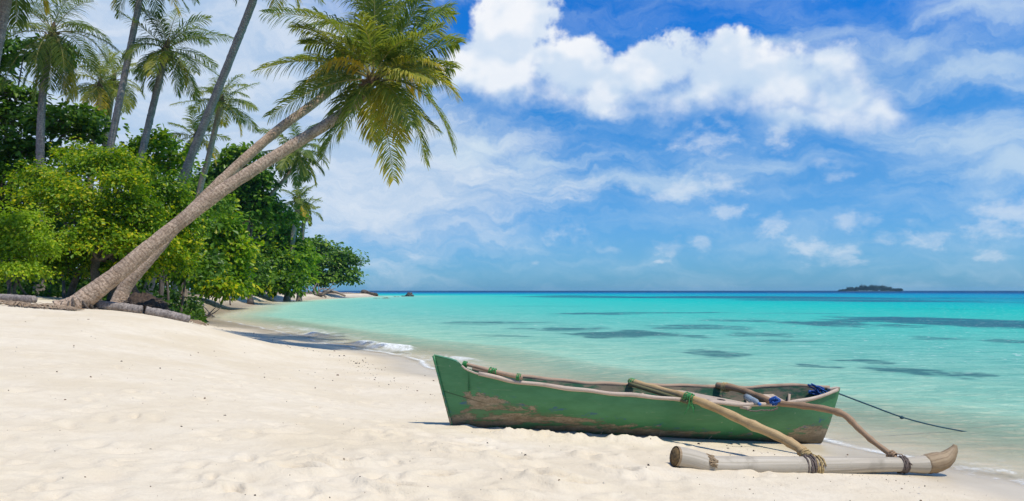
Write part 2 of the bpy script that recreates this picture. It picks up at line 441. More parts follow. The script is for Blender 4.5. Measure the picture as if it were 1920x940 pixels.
# low swells running in along the beach and the small breakers near the palms
ph = ws+1.1*fbm(wx*.12, wy*.12, 2)+.35*fbm(wx*.7, wy*.7, 2)
def ridge(c0, wd): return np.exp(-((ph-c0)/wd)**2)
m1 = sstep(14.5, 17.5, wy)*(1-sstep(29, 35, wy)); m2 = sstep(9, 13, wy)*(1-sstep(40, 60, wy)); lump_n = sstep(-.12, .10, fbm(wx*.55+4, wy*.30, 2))
br1 = ridge(-1.05, .28)*m1*(.25+.75*lump_n); br2 = ridge(-3.0, .45)*m2
wz += .12*br1+.06*br2+.04*ridge(-6.2, .9)*m2+.012*ridge(.05, .12)*(R_ < 30)
nf = fbm(wx*3.1, wy*3.1, 4)
nf2 = fbm(wx*7, wy*5, 4, .65)
foam = np.clip(1.25*ridge(-.95, .34)*m1*lump_n*sstep(-.28, .22, .6*nf+.8*nf2), 0, 1)
foam = np.maximum(foam, .7*ridge(-1.7, .55)*np.exp(-((wy-30)/4.5)**2)*sstep(-.15, .2, .6*nf+.8*nf2))
foam = np.maximum(foam, .5*ridge(-.50, .45)*m1*sstep(-.02, .22, .5*nf+.7*nf2))
foam = np.maximum(foam, np.clip(.9*np.exp(-((ws+.24+.40*fbm(wx*.8, wy*.8, 2))/.06)**2)*sstep(-.25, .08, fbm(wx*1.5, wy*1.5, 3)), 0, 1)*(R_ < 45))
sw = sstep(7.3, 6.4, wy)*(wx > 3.0)*(1-sstep(-.15, .1, ws))*sstep(-1.3, -.4, ws)
foam = np.maximum(foam, sw*.6*sstep(-.02, .24, fbm(wx*9, wy*9, 5, .6)))
wz = np.where(off > 0, wz+.006, np.maximum(wz, 0)+.006)
# dark reef and weed patches on the sea bed: (px, py, half widths in px) looked up on the water plane
reef = np.zeros_like(wx)
vis = wy > 3
ppx = np.where(vis, CX+F*wx/np.maximum(wy, .1), 0); 
def patch(px, py, rx, ry, k=1.0):
    global reef
    d = H*F/(py-HY); x0 = (px-CX)/F*d; hx = rx/F*d; d1 = H*F/(max(py-ry, HY+.8)-HY); d2 = H*F/(py+ry-HY); hy = max((d1-d2)/2, .2); y0 = (d1+d2)/2
    nz = 1.6*fbm(wx/hx*1.6+px, wy/hy*1.3+py, 4)
    q = np.sqrt(((wx-x0)/hx)**2+((wy-y0)/hy)**2)+nz
    reef = np.maximum(reef, k*(1-sstep(.25, 1.25, q)))
for a in [(1430,559,420,3.6,1),(1750,566,280,3.2,.95),(1120,557,200,3,.8),(1600,563,300,2.4,.8),(1250,587,130,2.5,.6),(1500,588,150,2,.4),(1840,606,210,14,1),(1700,602,140,9,.95),(1560,606,120,7,.9),(1640,612,120,5,.8),
          (1400,603,100,7,.6),(1340,615,110,8,.75),(1180,628,100,9,.95),(1110,588,100,3.4,.8),(1060,618,100,6,.75),(1420,628,80,6,.7),(1290,632,70,5,.65),(1890,640,80,6,.6),(1345,664,85,8,.9),(1525,690,60,6,.95),(1630,678,55,7,.85),
          (1705,698,80,12,.95),(1830,705,55,6,.8),(1350,650,60,5,.4),(1740,634,80,5,.65),(900,606,130,5,.65),(1850,560,200,3,.6),(1480,640,70,4,.6),(1240,700,60,4,.25),(960,632,100,4,.55),(1620,655,60,4,.3),(1750,580,120,3,.35),(1010,574,120,2,.35)]: patch(*a)
deepw = np.log1p(off)/math.log1p(900.0)
keep = (depth[wf].max(1) > -.06)
used = np.unique(wf[keep]); rem = -np.ones(len(wx), int); rem[used] = np.arange(len(used))
m, t, out = mat('sea water')
pos = t.node('ShaderNodeNewGeometry').outputs['Position']
lw = lambda s: math.log1p(s)/math.log1p(900.0)
k = 1/1.30
def cw(r, g, b): return tuple(q*k for q in lin(r, g, b))
strk = t.noise(t.v('MULTIPLY', pos, (.10, .42, 1)), 1.0, 6, .62)
wv = t.m('ADD', t.attr('deepw'), t.m('MULTIPLY', t.m('SUBTRACT', strk, .5), .05))
col = t.ramp(wv, [(0, cw(232,228,190)), (lw(2), cw(206,228,192)), (lw(4.5), cw(170,222,194)), (lw(12), cw(130,208,190)), (lw(28), cw(84,206,190)), (lw(60), cw(22,200,188)),
                  (lw(120), cw(0,166,186)), (lw(260), cw(0,138,182)), (lw(420), cw(2,84,140)), (1, cw(0,66,112))])
rip = t.noise(t.v('MULTIPLY', pos, (.55, 1.9, 1)), 1.0, 8, .68, .3)
rip2 = t.noise(t.v('MULTIPLY', pos, (2.6, 7, 1)), 1.0, 6, .72, .4)
col = t.mix(t.m('MULTIPLY', t.mr(rip, .44, .60, 0, .66), t.mr(t.attr('deepw'), lw(1), lw(8), .25, 1)), col, t.mix(1, col, (.55, .78, .80), 'MULTIPLY'))
col = t.mix(t.mr(rip2, .50, .62, 0, .7), col, t.mix(1, col, (1.7, 1.25, 1.2), 'MULTIPLY'))
rfn = t.m('ADD', t.m('MULTIPLY', t.noise(t.v('MULTIPLY', pos, (.16, .5, 1)), 1.0, 7, .7), .6), t.m('MULTIPLY', t.noise(t.v('MULTIPLY', pos, (.7, 2.6, 1)), 1.0, 5, .65), .4))
rf_ = t.mr(t.m('ADD', t.m('MULTIPLY', t.attr('reef'), .80), t.m('ADD', t.m('MULTIPLY', t.m('SUBTRACT', rfn, .5), 3.4), t.m('MULTIPLY', t.m('SUBTRACT', rip2, .5), 1.5))), .05, .85)
rf_ = t.m('MULTIPLY', rf_, t.mr(t.attr('reef'), .0, .6))
col = t.mix(t.m('MULTIPLY', rf_, .95), col, t.mix(t.mr(wv, lw(8), lw(80)), cw(72,128,130), cw(40,104,132)))
hgt = t.m('ADD', t.m('MULTIPLY', rip, .6), t.m('MULTIPLY', rip2, .25))
df = t.node('ShaderNodeBsdfDiffuse', {'Color': col, 'Normal': t.bump(hgt, .8, .42)})
nrm = t.bump(hgt, .35, .12)
gl = t.node('ShaderNodeBsdfGlossy', {'Color': (1, 1, 1, 1), 'Roughness': .12, 'Normal': nrm})
trn = t.node('ShaderNodeBsdfTransparent', {'Color': (1, 1, 1, 1)})
al_ = t.m('ADD', t.mr(t.attr('depth'), .0, .03, .0, .16), t.mr(t.attr('depth'), .0, .30, .0, .84, False))
m1_ = t.node('ShaderNodeMixShader', {0: al_}); t.l.new(trn.outputs[0], m1_.inputs[1]); t.l.new(df.outputs[0], m1_.inputs[2])
fr = t.node('ShaderNodeFresnel', {'IOR': 1.33, 'Normal': nrm}).outputs[0]
m2_ = t.node('ShaderNodeMixShader', {0: t.m('MINIMUM', t.m('MULTIPLY', fr, .22), .06)}); t.l.new(m1_.outputs[0], m2_.inputs[1]); t.l.new(gl.outputs[0], m2_.inputs[2])
fk = t.noise(t.v('MULTIPLY', pos, (2.2, 5, 1)), 1.0, 6, .7)
glint = t.m('MULTIPLY', t.mr(fk, .605, .65), t.mr(t.attr('deepw'), lw(5), lw(14)))  # sun glints offshore painted as white flecks, drawn with the foam
foam_glint = t.m('MAXIMUM', t.m('MULTIPLY', t.attr('foam'), t.mr(t.noise(pos, 14, 6, .75), .36, .58, .28, 1)), t.m('MULTIPLY', glint, .55))
fd = t.node('ShaderNodeBsdfDiffuse', {'Color': (.8, .82, .8, 1)})
m3_ = t.node('ShaderNodeMixShader', {0: foam_glint}); t.l.new(m2_.outputs[0], m3_.inputs[1]); t.l.new(fd.outputs[0], m3_.inputs[2])
t.l.new(m3_.outputs[0], out.inputs[0])
tag(mesh_obj('water', np.stack([wx, wy, wz], 1)[used], rem[wf[keep]], m,
             attrs={'depth': depth[used], 'foam': foam[used], 'reef': reef[used], 'deepw': deepw[used]}), kind='structure')
# ---------------------------------------------------------------- plants
M_BARK = bark_mat('palm bark', (.27, .185, .12), (.60, .45, .325), 10.5, .22)
M_BARK_G = bark_mat('grey palm bark', (.20, .165, .145), (.40, .35, .31), 9, .26)
M_WOOD = bark_mat('tree bark', (.09, .07, .055), (.22, .18, .145), 1.3, .15)
G = [(0, (.045, .078, .018)), (.35, (.105, .155, .034)), (.65, (.27, .27, .05)), (.85, (.46, .36, .05)), (1, (.62, .42, .06))]
M_FROND = leaf_mat('palm leaflets', G, .5, .42)
M_MIDRIB = solid('palm midrib', (.30, .25, .07), .5, .2)
M_DRY = solid('dry palm leaf', (.27, .19, .12), .8, .35, 20)
M_NUT = solid('coconut husk', (.20, .17, .04), .5, .3)
M_FIBRE = solid('palm fibre', (.13, .085, .045), .9, .35, 25, .8)
L_DARK = leaf_mat('broad dark leaves', [(0, (.024, .062, .008)), (.5, (.070, .155, .016)), (.85, (.15, .26, .026)), (1, (.24, .33, .035))], .36, .34)
L_MID = leaf_mat('mid green leaves', [(0, (.038, .088, .006)), (.5, (.105, .220, .011)), (.85, (.25, .36, .012)), (1, (.46, .44, .015))], .4, .42)
L_LIME = leaf_mat('lime leaves', [(0, (.08, .13, .009)), (.5, (.17, .30, .016)), (.85, (.31, .42, .02)), (1, (.46, .48, .03))], .42, .44)

def frond_geo(acc, P0, P1, P2, L0=.75, n=48, w=.042, tint=.35, dtint=.12, tip_tint=0.1, sag=.5, rr=.018, twist=0.0, start=.14, fold=.45, rng=RNG):
    """one pinnate palm leaf: a curved midrib with two rows of drooping leaflets"""
    P0, P1, P2 = map(np.asarray, (P0, P1, P2))
    m = 14; tt = np.linspace(0, 1, m)[:, None]
    C = (1-tt)**2*P0+2*(1-tt)*tt*P1+tt**2*P2
    V, Fc, UV = tube(C, np.linspace(rr, rr*.18, m), 5, True)
    acc.add(V, Fc, UV, 1, .5)
    ts = start+(1-start)*np.linspace(0, 1, n)**.93
    VV = []; FF = []; TT = []; k = 0
    side_ref = None
    for i, t in enumerate(ts):
        c = (1-t)**2*P0+2*(1-t)*t*P1+t*t*P2
        tg = unit(2*(1-t)*(P1-P0)+2*t*(P2-P1))
        up = np.array([0, 0, 1.]); s = np.cross(tg, up)
        if np.linalg.norm(s) < .25:
            s = side_ref if side_ref is not None else np.cross(tg, [0.3, 1, 0])
        s = unit(s-tg*np.dot(s, tg))
        if side_ref is not None and np.dot(s, side_ref) < 0: s = -s
        side_ref = s
        nn = unit(np.cross(s, tg))
        if nn[2] < 0 and abs(nn[2]) > .3: nn = -nn
        if twist: s, nn = s*math.cos(twist*t)+nn*math.sin(twist*t), nn*math.cos(twist*t)-s*math.sin(twist*t)
        Ls = L0*(.30+.70*math.sin(math.pi*min(1, (.12+.80*t)))**.8)*(1-.35*max(0, t-.8)/.2)
        for sg in (-1, 1):
            if rng.random() < .04: continue
            l = Ls*rng.uniform(.78, 1.12)
            fw = .5+.75*t+rng.uniform(-.28, .28)
            d = unit(s*sg+tg*fw+nn*(fold*.35+rng.uniform(-.32, .28)))
            d2 = unit(d+np.array([0, 0, -1])*sag*rng.uniform(.7, 1.3))
            d3 = unit(d2+np.array([0, 0, -1])*sag*rng.uniform(.6, 1.2))
            p1 = c+d*l*.38; p2 = p1+d2*l*.34; p3 = p2+d3*l*.30
            wv = unit(np.cross(d, nn)+nn*.35*sg)*w*.5
            VV += [c-wv*.5, c+wv*.5, p1-wv, p1+wv, p2-wv*.8, p2+wv*.8, p3]
            FF += [(k, k+1, k+3, k+2), (k+2, k+3, k+5, k+4), (k+4, k+5, k+6)]; k += 7
            a = tint+rng.normal(0, dtint*.5)+tip_tint*(t-.4)
            TT += [a, a, a, a, a+.03, a+.03, a+tip_tint+.08]
    acc.add(np.array(VV), FF, None, 0, np.clip(TT, 0, 1))

def palm(name, label, path, rads, crown=None, nf=22, L=2.6, L0=.74, leaf_n=48, w=.034, base_flare=1.5, mbark=None, fronds=None, seed=1, tint=.36, nuts=5, fsides=10, old=.15, group='coconut palms', el=(82, -52), skip=None, sag=.5):
    rng = np.random.default_rng(seed)
    b = path[0]
    root = thing('coconut_palm', b, label, 'palm', group)
    n = max(24, int(np.sum(np.linalg.norm(np.diff(np.asarray(path), axis=0), axis=1))/.11)); n = min(n, 110)
    C = spline(path, n); u = np.linspace(0, 1, n)
    r = np.interp(u, np.linspace(0, 1, len(rads)), rads)
    r = r*(1+(base_flare-1)*np.exp(-u*n*.11/.38))
    jit = 1+rng.normal(0, .022, (n, fsides)); jit += (rng.random((n, 1))-.5)*.07
    V, Fc, UV = tube(C, r, fsides, True, jit=jit)
    mesh_obj('trunk', V, Fc, mbark or M_BARK, root, uv=UV)
    c = np.asarray(crown if crown is not None else path[-1], float)
    ax = unit(C[-1]-C[-3])
    if fronds is None:
        fronds = []
        for i in range(nf):
            q = (i+.5)/nf
            az = i*2.39996+rng.uniform(-.3, .3); e = math.radians(el[0]+(el[1]-el[0])*q**1.0+rng.uniform(-14, 14))
            l = L*rng.uniform(.78, 1.14)*(.82+.18*math.sin(math.pi*min(1, q+.15)))
            h = np.array([math.cos(az), math.sin(az), 0])
            if skip and skip(h, e): continue
            d1 = h*math.cos(e)+np.array([0, 0, 1])*math.sin(e)
            e2 = e-math.radians(rng.uniform(22, 95)*(1-.25*q)); e2 = max(e2, math.radians(-86))
            d2 = h*math.cos(e2)+np.array([0, 0, 1])*math.sin(e2)
            p0 = c+d1*.10; p1 = c+d1*l*.55; p2 = p1+d2*l*.5
            fronds.append((p0, p1, p2, min(.95, tint+rng.normal(0, .05)+(.45 if q > 1-old and rng.random() < .75 else 0))))
    for p0, p1, p2, tn in fronds:
        a = Acc(); frond_geo(a, p0, p1, p2, L0*rng.uniform(.88, 1.1), leaf_n, w, tn, .14, .10, sag, .010+.004*L, rng.uniform(-.5, .5), rng=rng)
        a.build('frond', None, root, mats=[M_FROND, M_MIDRIB], smooth=False)
    # fibrous heart and leaf stubs
    a = Acc()
    V, Fc, UV = tube([c-ax*.42, c-ax*.15, c+ax*.12, c+ax*.5], [r[-1]*.9, r[-1]*1.15, r[-1]*1.05, r[-1]*.3], 10); a.add(V, Fc, UV)
    for i in range(9):
        az = rng.uniform(0, 6.28); h = np.array([math.cos(az), math.sin(az), rng.uniform(-.5, .5)])
        V, Fc, UV = tube([c-ax*.2, c-ax*.1+h*.22, c+h*.40], [.05, .032, .012], 5); a.add(V, Fc, UV)
    a.build('crown_heart', M_FIBRE, root)
    for i in range(nuts):
        az = rng.uniform(0, 6.28); p = c+np.array([math.cos(az)*.24, math.sin(az)*.24, rng.uniform(-.42, -.12)])
        V, Fc, UV = tube([p+[0, 0, .14], p+[0, 0, .11], p+[0, 0, .03], p-[0, 0, .07], p-[0, 0, .12], p-[0, 0, .14]], [.015, .07, .11, .10, .055, .01], 8)
        mesh_obj('coconut', V, Fc, M_NUT, root, uv=UV)
    return root

def gpt(px, d, sink=.08):
    x = (px-CX)/F*d
    return np.array([x, d, g1(x, d)-sink])

# -- the leaning palm in front, every leaf set one by one as it hangs in the photo
b1 = hit(150, 577, 8, 60); dp = b1[1]
D2 = dp+3.0
path1 = [W(128, 588, dp-.1), W(160, 560, dp), W(225, 510, dp+.3), W(300, 447, dp+.75), W(420, 355, dp+1.4), W(540, 278, dp+2.1), W(630, 222, dp+2.6), W(688, 178, D2)]
C1 = W(700, 150, D2)
F1 = [((600,98),(484,132),-.4,.45),((612,150),(508,216),-.7,.34),((648,205),(603,298),-.3,.30),((722,200),(738,336),-1.4,.66),((778,190),(797,303),-.5,.42),
      ((815,150),(850,280),-.2,.36),((800,118),(860,182),.5,.62),((812,85),(858,82),.8,.40),((775,52),(846,12),.4,.32),((655,50),(562,18),-.3,.42),((635,80),(575,84),.6,.30),
      ((700,80),(672,28),-1.5,.38),((730,80),(792,66),-1.3,.36),((668,175),(640,255),-1.2,.40),((745,165),(770,235),-1.4,.44),((735,88),(738,10),.8,.30),
      ((690,85),(628,40),1.2,.28),((770,105),(822,122),-1.1,.66),((690,190),(700,262),.8,.60),((648,128),(560,175),.9,.33),((760,60),(800,-20),-.4,.34),((705,60),(700,-40),-.2,.33),
      ((785,110),(835,150),1.2,.30),((630,110),(560,110),1.3,.33),((718,178),(755,262),-.9,.72),
      ((620,62),(552,52),.1,.38),((760,90),(830,48),-.5,.36),((790,120),(848,128),.9,.46),
      ((665,90),(610,62),-1.2,.42),((735,130),(800,150),-1.7,.55),((672,165),(618,228),.5,.38),((750,190),(822,246),.6,.40)]
fr1 = []
for (cx_, cy_), (tx, ty), dd, tn in F1:
    fr1.append((C1+unit(W(cx_, cy_, D2+dd*.5)-C1)*.1, W(cx_, cy_-8, D2+dd*.5), W(tx, ty, D2+dd), tn+.06))
p = palm('coconut_palm', 'thick brown trunk leaning far out over the beach, its crown nearest the blue sky', path1,
         [.265, .215, .183, .164, .152, .142, .134, .124], C1, fronds=fr1, L=2.6, L0=.80, leaf_n=74, w=.031, base_flare=1.6, seed=5, fsides=16, nuts=7, sag=.5)
a = Acc()      # the big old leaf folded over, yellow
frond_geo(a, C1+[0, -.1, 0], W(640, 78, D2-.7), W(578, 150, D2-1.0), .62, 50, .05, .93, .08, .05, .9, .03)
o = a.build('frond', None, p, mats=[M_FROND, M_MIDRIB], smooth=False); o['label'] = 'old yellow frond folded over'
a = Acc()
rq = np.random.default_rng(2)
for i in range(46):                      # roots and broken bark round the foot
    az = rq.uniform(0, 6.28); h = np.array([math.cos(az), math.sin(az), 0]); r0 = rq.uniform(.22, .33)
    q = b1+h*r0+[-.08, 0, rq.uniform(.0, .22)]; e = b1+h*(r0+rq.uniform(.05, .2))
    e[2] = g1(e[0], e[1])-.05; q[2] = max(q[2], e[2]+.06)
    V, Fc, UV = tube([q, (q+e)/2+h*.03, e], [.024, .02, .012], 5); a.add(V, Fc, UV)
a.build('root_mat', M_WOOD, p)

b2 = gpt(216, dp+2.3, .1)
path2 = [b2, W(236, 538, dp+2.4), W(281, 484, dp+2.6), W(340, 415, dp+3.1), W(430, 325, dp+3.8), W(520, 245, dp+4.6), W(600, 185, dp+5.4), W(690, 105, dp+6.2), W(712, 68, dp+6.4)]
palm('coconut_palm', 'greyer leaning trunk just behind the thick one, crown highest above the sea', path2, [.19, .165, .15, .145, .138, .132, .126, .12, .112], nf=25, L=3.15, L0=.86, leaf_n=60, w=.033, sag=.5,
     seed=12, tint=.40, mbark=M_BARK, nuts=6, old=.15)
# -- the palms standing behind
def px_palm(label, path, d0, d1, r0, r1, **k):
    n = len(path); pts = []
    for i, (px, py) in enumerate(path):
        d = d0+(d1-d0)*i/(n-1); pts.append(W(px, py, d))
    x, y = pts[0][0], pts[0][1]; gz_ = g1(x, y)
    if pts[0][2] > gz_:
        sl = (pts[1]-pts[0])/(pts[1][2]-pts[0][2]); pts = [pts[0]-sl*(pts[0][2]-gz_+.15)*np.array([.6, 0, 1])]+pts
    return palm('coconut_palm', label, pts, [r0, (r0*.45+r1*.55), r1], **k)
px_palm('tall leaning grey trunk running out of the top of the picture beside the double leaner', [(318,402),(352,310),(400,190),(438,95),(475,0),(505,-95)], 33, 31, .19, .15, nf=22, L=3.4, seed=21, mbark=M_BARK_G)
px_palm('straight palm at far left with long hanging fronds and yellow stalks', [(75,330),(76,250),(80,180),(90,105),(98,62)], 33.5, 33.5, .19, .145, nf=26, L=3.5, L0=.9, seed=33, mbark=M_BARK_G, tint=.30, old=.2, nuts=8, el=(72, -78))
px_palm('slender curving palm whose crown is cut off by the top edge', [(203,312),(213,245),(228,170),(246,80),(262,0),(272,-62)], 33, 33, .165, .125, nf=22, L=3.3, seed=44, mbark=M_BARK_G)
px_palm('palm with a bushy dark crown and brown coconuts, right of the slender curving trunk', [(253,345),(268,280),(288,195),(305,125),(312,92)], 34, 34, .165, .14, nf=27, L=2.75, L0=.72, seed=55, mbark=M_BARK_G, tint=.30, nuts=9)
px_palm('wind-blown yellowish palm behind the slender curving trunk', [(170,330),(178,250),(186,200),(188,160)], 44, 44, .19, .15, nf=20, L=3.0, leaf_n=40, w=.042, seed=61, tint=.46)
px_palm('second trunk of the pair behind the curving trunk, small ragged crown', [(192,330),(198,260),(206,205),(213,150)], 47, 47, .19, .15, nf=16, L=2.8, leaf_n=40, w=.042, seed=62, tint=.40)
px_palm('spiky open crown showing between the tall leaning trunk and the double leaner', [(372,372),(390,300),(404,240),(415,190)], 50, 50, .21, .17, nf=22, L=3.0, L0=.85, leaf_n=42, w=.045, seed=71, tint=.40)
px_palm('low hazy palm crown half hidden behind the tall leaning trunk', [(345,380),(356,320),(366,258)], 58, 58, .2, .16, nf=18, L=2.8, leaf_n=36, w=.055, seed=72, tint=.42)
px_palm('slim palm bending towards the sea behind the two big leaning trunks', [(440,442),(470,410),(508,366),(548,318),(560,288)], 84, 84, .27, .20, nf=24, L=4.8, L0=1.3, leaf_n=46, w=.09, seed=81, tint=.38)
px_palm('farthest palm, small crown above the broad trees at the bay', [(549,450),(553,425),(560,378)], 112, 112, .42, .34, nf=20, L=3.9, L0=1.0, leaf_n=26, w=.13, seed=91, tint=.40)
px_palm('second thin trunk beside the farthest palm with its crown lower down', [(566,455),(568,430),(573,396)], 116, 116, .36, .28, nf=14, L=3.2, L0=.9, leaf_n=22, w=.13, seed=92, tint=.44)
px_palm('palm at the left picture edge of which only the trunk top shows', [(-42,340),(-25,200),(-6,90),(12,0),(24,-75)], 21, 21, .17, .14, nf=18, L=2.3, seed=101, mbark=M_BARK_G)
px_palm('small crown peeping in at the left edge above the dark broad leaves', [(-30,330),(-22,230),(-16,140)], 44, 44, .18, .15, nf=18, L=2.4, leaf_n=28, w=.06, seed=102, tint=.42)

# -- broad-leaved trees
def leaf_pts(c, d, nrm, L, Wd):
    d = d/(np.linalg.norm(d, axis=1)[:, None]+1e-9)
    s = np.cross(d, nrm); s /= np.linalg.norm(s, axis=1)[:, None]+1e-9
    nn = np.cross(s, d); L = L[:, None]; Wd = Wd[:, None]
    droop = -.10*L*np.array([0, 0, 1.])
    b = c; t_ = c+d*L+droop
    l1 = c+d*L*.34-s*Wd*.36+nn*Wd*.16; l2 = c+d*L*.72-s*Wd*.46+nn*Wd*.14+droop*.4
    r1 = c+d*L*.34+s*Wd*.36+nn*Wd*.16; r2 = c+d*L*.72+s*Wd*.46+nn*Wd*.14+droop*.4
    V = np.stack([b, r1, r2, t_, l2, l1], 1).reshape(-1, 3)
    k = np.arange(len(c))[:, None]*6
    f = np.concatenate([k+np.array([[0, 1, 2, 3]]), k+np.array([[0, 3, 4, 5]])]).astype(int)
    return V, f
def crown_leaves(bl, n, L, clump=.35, per=11, up=.55, rng=None, hole=.45, flat=.55, tint=(.45, .16)):
    """leaf rosettes through the outer part of each ellipsoid (centre, half sizes)"""
    wts = np.array([b[1][0]*b[1][2]+.5*b[1][0]*b[1][1] for b in bl]); wts = wts/wts.sum()
    C = []; O = []; T = []
    for (c, r), q in zip(bl, wts):
        k = max(3, int(n*q/per))
        d = rng.normal(0, 1, (k, 3)); d /= np.linalg.norm(d, axis=1)[:, None]
        d[:, 2] = np.where(d[:, 2] < -.35, -d[:, 2]*.8, d[:, 2])
        rad = hole+(1.08-hole)*rng.random(k)**.55
        rad *= 1+.30*np.sin(d[:, 0]*5+c[0])*np.sin(d[:, 2]*6+c[2]*2)
        rad = np.where(rng.random(k) < .10, rad*rng.uniform(1.05, 1.38, k), rad)
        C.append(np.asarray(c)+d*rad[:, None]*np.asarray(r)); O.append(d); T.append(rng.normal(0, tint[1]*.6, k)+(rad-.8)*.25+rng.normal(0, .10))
    C = np.vstack(C); O = np.vstack(O); T = np.concatenate(T)
    k = len(C)
    ax = O*.45+np.array([0, 0, up])+rng.normal(0, .28, (k, 3)); ax /= np.linalg.norm(ax, axis=1)[:, None]
    C = np.repeat(C, per, 0); ax = np.repeat(ax, per, 0); T = np.repeat(T, per)
    rd = rng.normal(0, 1, (len(C), 3)); rd -= ax*(rd*ax).sum(1)[:, None]; rd /= np.linalg.norm(rd, axis=1)[:, None]
    off = rng.random(len(C))**.7*clump
    pos = C+rd*off[:, None]+ax*(rng.normal(0, flat*clump*.45, len(C)))[:, None]
    dr = rd+ax*rng.normal(.15, .35, len(C))[:, None]+np.array([0, 0, -.25])
    nr = ax+rng.normal(0, .28, (len(C), 3))
    ll = L*np.clip(np.exp(rng.normal(-.12, .28, len(C))), .45, 1.5)
    V, f = leaf_pts(pos, dr, nr, ll, ll*.62)
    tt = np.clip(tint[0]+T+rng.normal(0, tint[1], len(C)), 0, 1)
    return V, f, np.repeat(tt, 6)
def broadleaf(name, label, trunk, bl_px, n, L, lm, seed, clump=.35, per=11, up=.55, r0=.14, hole=.45, tint=(.45, .16), cat='tree', group=None, extra=None, twigs=0):
    """trunk: (px, depth[, lean px]); bl_px: (px, py, depth, half width px, half height px[, half depth m])"""
    rng = np.random.default_rng(seed)
    bl = []
    for q in bl_px:
        px, py, d, a, b = q[:5]; rd_ = q[5] if len(q) > 5 else a/F*d*.85
        bl.append((W(px, py, d), np.array([a/F*d, rd_, b/F*d])))
    base = gpt(trunk[0], trunk[1], .1)
    root = thing(name, base, label, cat, group)
    V, f, tt = crown_leaves(bl, n, L, clump, per, up, rng, hole, tint=tint)
    zc = np.mean([b[0][2] for b in bl]); top = max(b[0][2] for b in bl)
    a = Acc()
    mid = base+np.array([rng.uniform(-.2, .2), 0, (zc-base[2])*.55])
    cc = np.mean([b[0] for b in bl], axis=0)
    mid = base*.75+cc*.25; mid[2] = base[2]+(zc-base[2])*.45
    tp = base*.35+cc*.65; tp[2] = base[2]+(zc-base[2])*.95
    V2, F2, U2 = tube(spline([base, (base+mid)/2+rng.normal(0, .08, 3), mid, tp], 16), np.linspace(r0, r0*.45, 16)*(1+.5*np.exp(-np.arange(16)/1.5)), 8); a.add(V2, F2, U2)
    for c, r in bl:
        s = mid+(tp-mid)*rng.uniform(0, .8)
        e = np.asarray(c)+rng.normal(0, .12, 3)*r
        k = (s+e)/2+np.array([0, 0, -.10*np.linalg.norm(e-s)])+rng.normal(0, .1, 3)
        V2, F2, U2 = tube(spline([s, k, e], 9), np.linspace(r0*.42, r0*.1, 9), 6); a.add(V2, F2, U2)
        for j in range(5):
            e2 = np.asarray(c)+unit(rng.normal(0, 1, 3))*r*.85
            V2, F2, U2 = tube(spline([e, (e+e2)/2+rng.normal(0, .05, 3), e2], 5), np.linspace(r0*.14, r0*.04, 5), 4); a.add(V2, F2, U2)
    for (x0, dx) in (extra or []):
        b_ = gpt(x0, trunk[1]+dx, .1); t2 = b_*.3+cc*.7; t2[2] = b_[2]+(zc-b_[2])*.8
        V2, F2, U2 = tube(spline([b_, (b_*.6+t2*.4)+rng.normal(0, .2, 3), t2], 10), np.linspace(r0*.7, r0*.2, 10), 7); a.add(V2, F2, U2)
    a.build('trunk', M_WOOD, root)
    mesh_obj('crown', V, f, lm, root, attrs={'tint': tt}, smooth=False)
    return root
broadleaf('sea_almond_tree', 'dark glossy broad-leaved tree in flat tiers at the left picture edge', (-20, 37, 0),
          [(20,222,37,75,26),(115,236,36.5,78,26),(40,285,36,85,32),(20,176,37,60,9),(55,98,38,75,14),(-40,120,38,60,40),(-60,230,37,70,70),(10,330,35.5,60,36),(150,215,37,35,14),(150,258,37,40,14)],
          10500, .30, L_DARK, 201, .42, 10, .8, .2, .35, (.42, .16))
broadleaf('bushy_tree', 'large yellow-green bushy tree above the fallen log, thick dark trunk', (165, 27, 0),
          [(195,322,30,72,40),(128,392,28,78,58),(245,410,28,66,56),(85,352,30,58,42),(300,380,30,48,56),(185,462,27.5,92,46),(275,468,28.5,60,48),(150,300,31,40,26),(225,350,27,40,26),(330,430,30,44,60),(130,490,28,50,36),(310,500,30,50,34),(230,512,28.5,60,26),(340,470,31,36,40),(85,505,28,40,26)],
          56000, .128, L_MID, 202, .26, 12, .5, .23, .4, (.52, .24), extra=[(205, 1.5), (285, 1.0), (128, 2.0)])
broadleaf('lime_bush', 'bright lime green feathery bush at the left picture edge', (35, 24.5, 0),
          [(28,432,24.5,58,34),(60,470,24,42,30),(5,485,24,45,38),(-40,440,24.5,50,60),(40,512,23.6,50,20)],
          14000, .10, L_LIME, 203, .22, 12, .45, .07, .4, (.55, .2), cat='bush', extra=[(10, .2), (60, .3)])
broadleaf('slender_tree', 'thin light green tree with airy leaves between two grey palm trunks', (300, 37, 0),
          [(292,282,37,44,30),(322,318,36.5,42,36),(270,330,37,46,36),(300,255,37,16,14),(240,300,37.5,36,20)],
          4200, .22, L_MID, 204, .34, 9, .5, .1, .4, (.55, .2))
broadleaf('sea_grape_bush', 'large-leaved hanging bush right of the leaning trunks at the beach edge', (375, 66, 0),
          [(405,455,64,52,58),(365,425,65,46,52),(425,500,63.5,36,48),(350,492,65,44,44),(395,405,65,36,30),(400,528,62,36,24),(432,528,63,24,24),(362,525,65,36,22),(335,520,66,30,24),(415,545,61,26,14),(450,540,66,20,20)],
          19000, .46, L_MID, 205, .75, 9, .25, .13, .35, (.60, .2), cat='bush')
broadleaf('tiered_tree', 'dark tiered tree standing between the sea grape bush and the slim bending palm', (470, 84, 0),
          [(455,292,82,34,12),(432,318,82,44,16),(478,345,84,40,14),(462,372,84,50,18),(488,392,86,50,14),(450,410,84,60,22),(400,350,82,44,26),(528,412,88,34,9),(480,328,86,30,10)],
          9500, .58, L_DARK, 206, .9, 9, .8, .3, .3, (.55, .17))
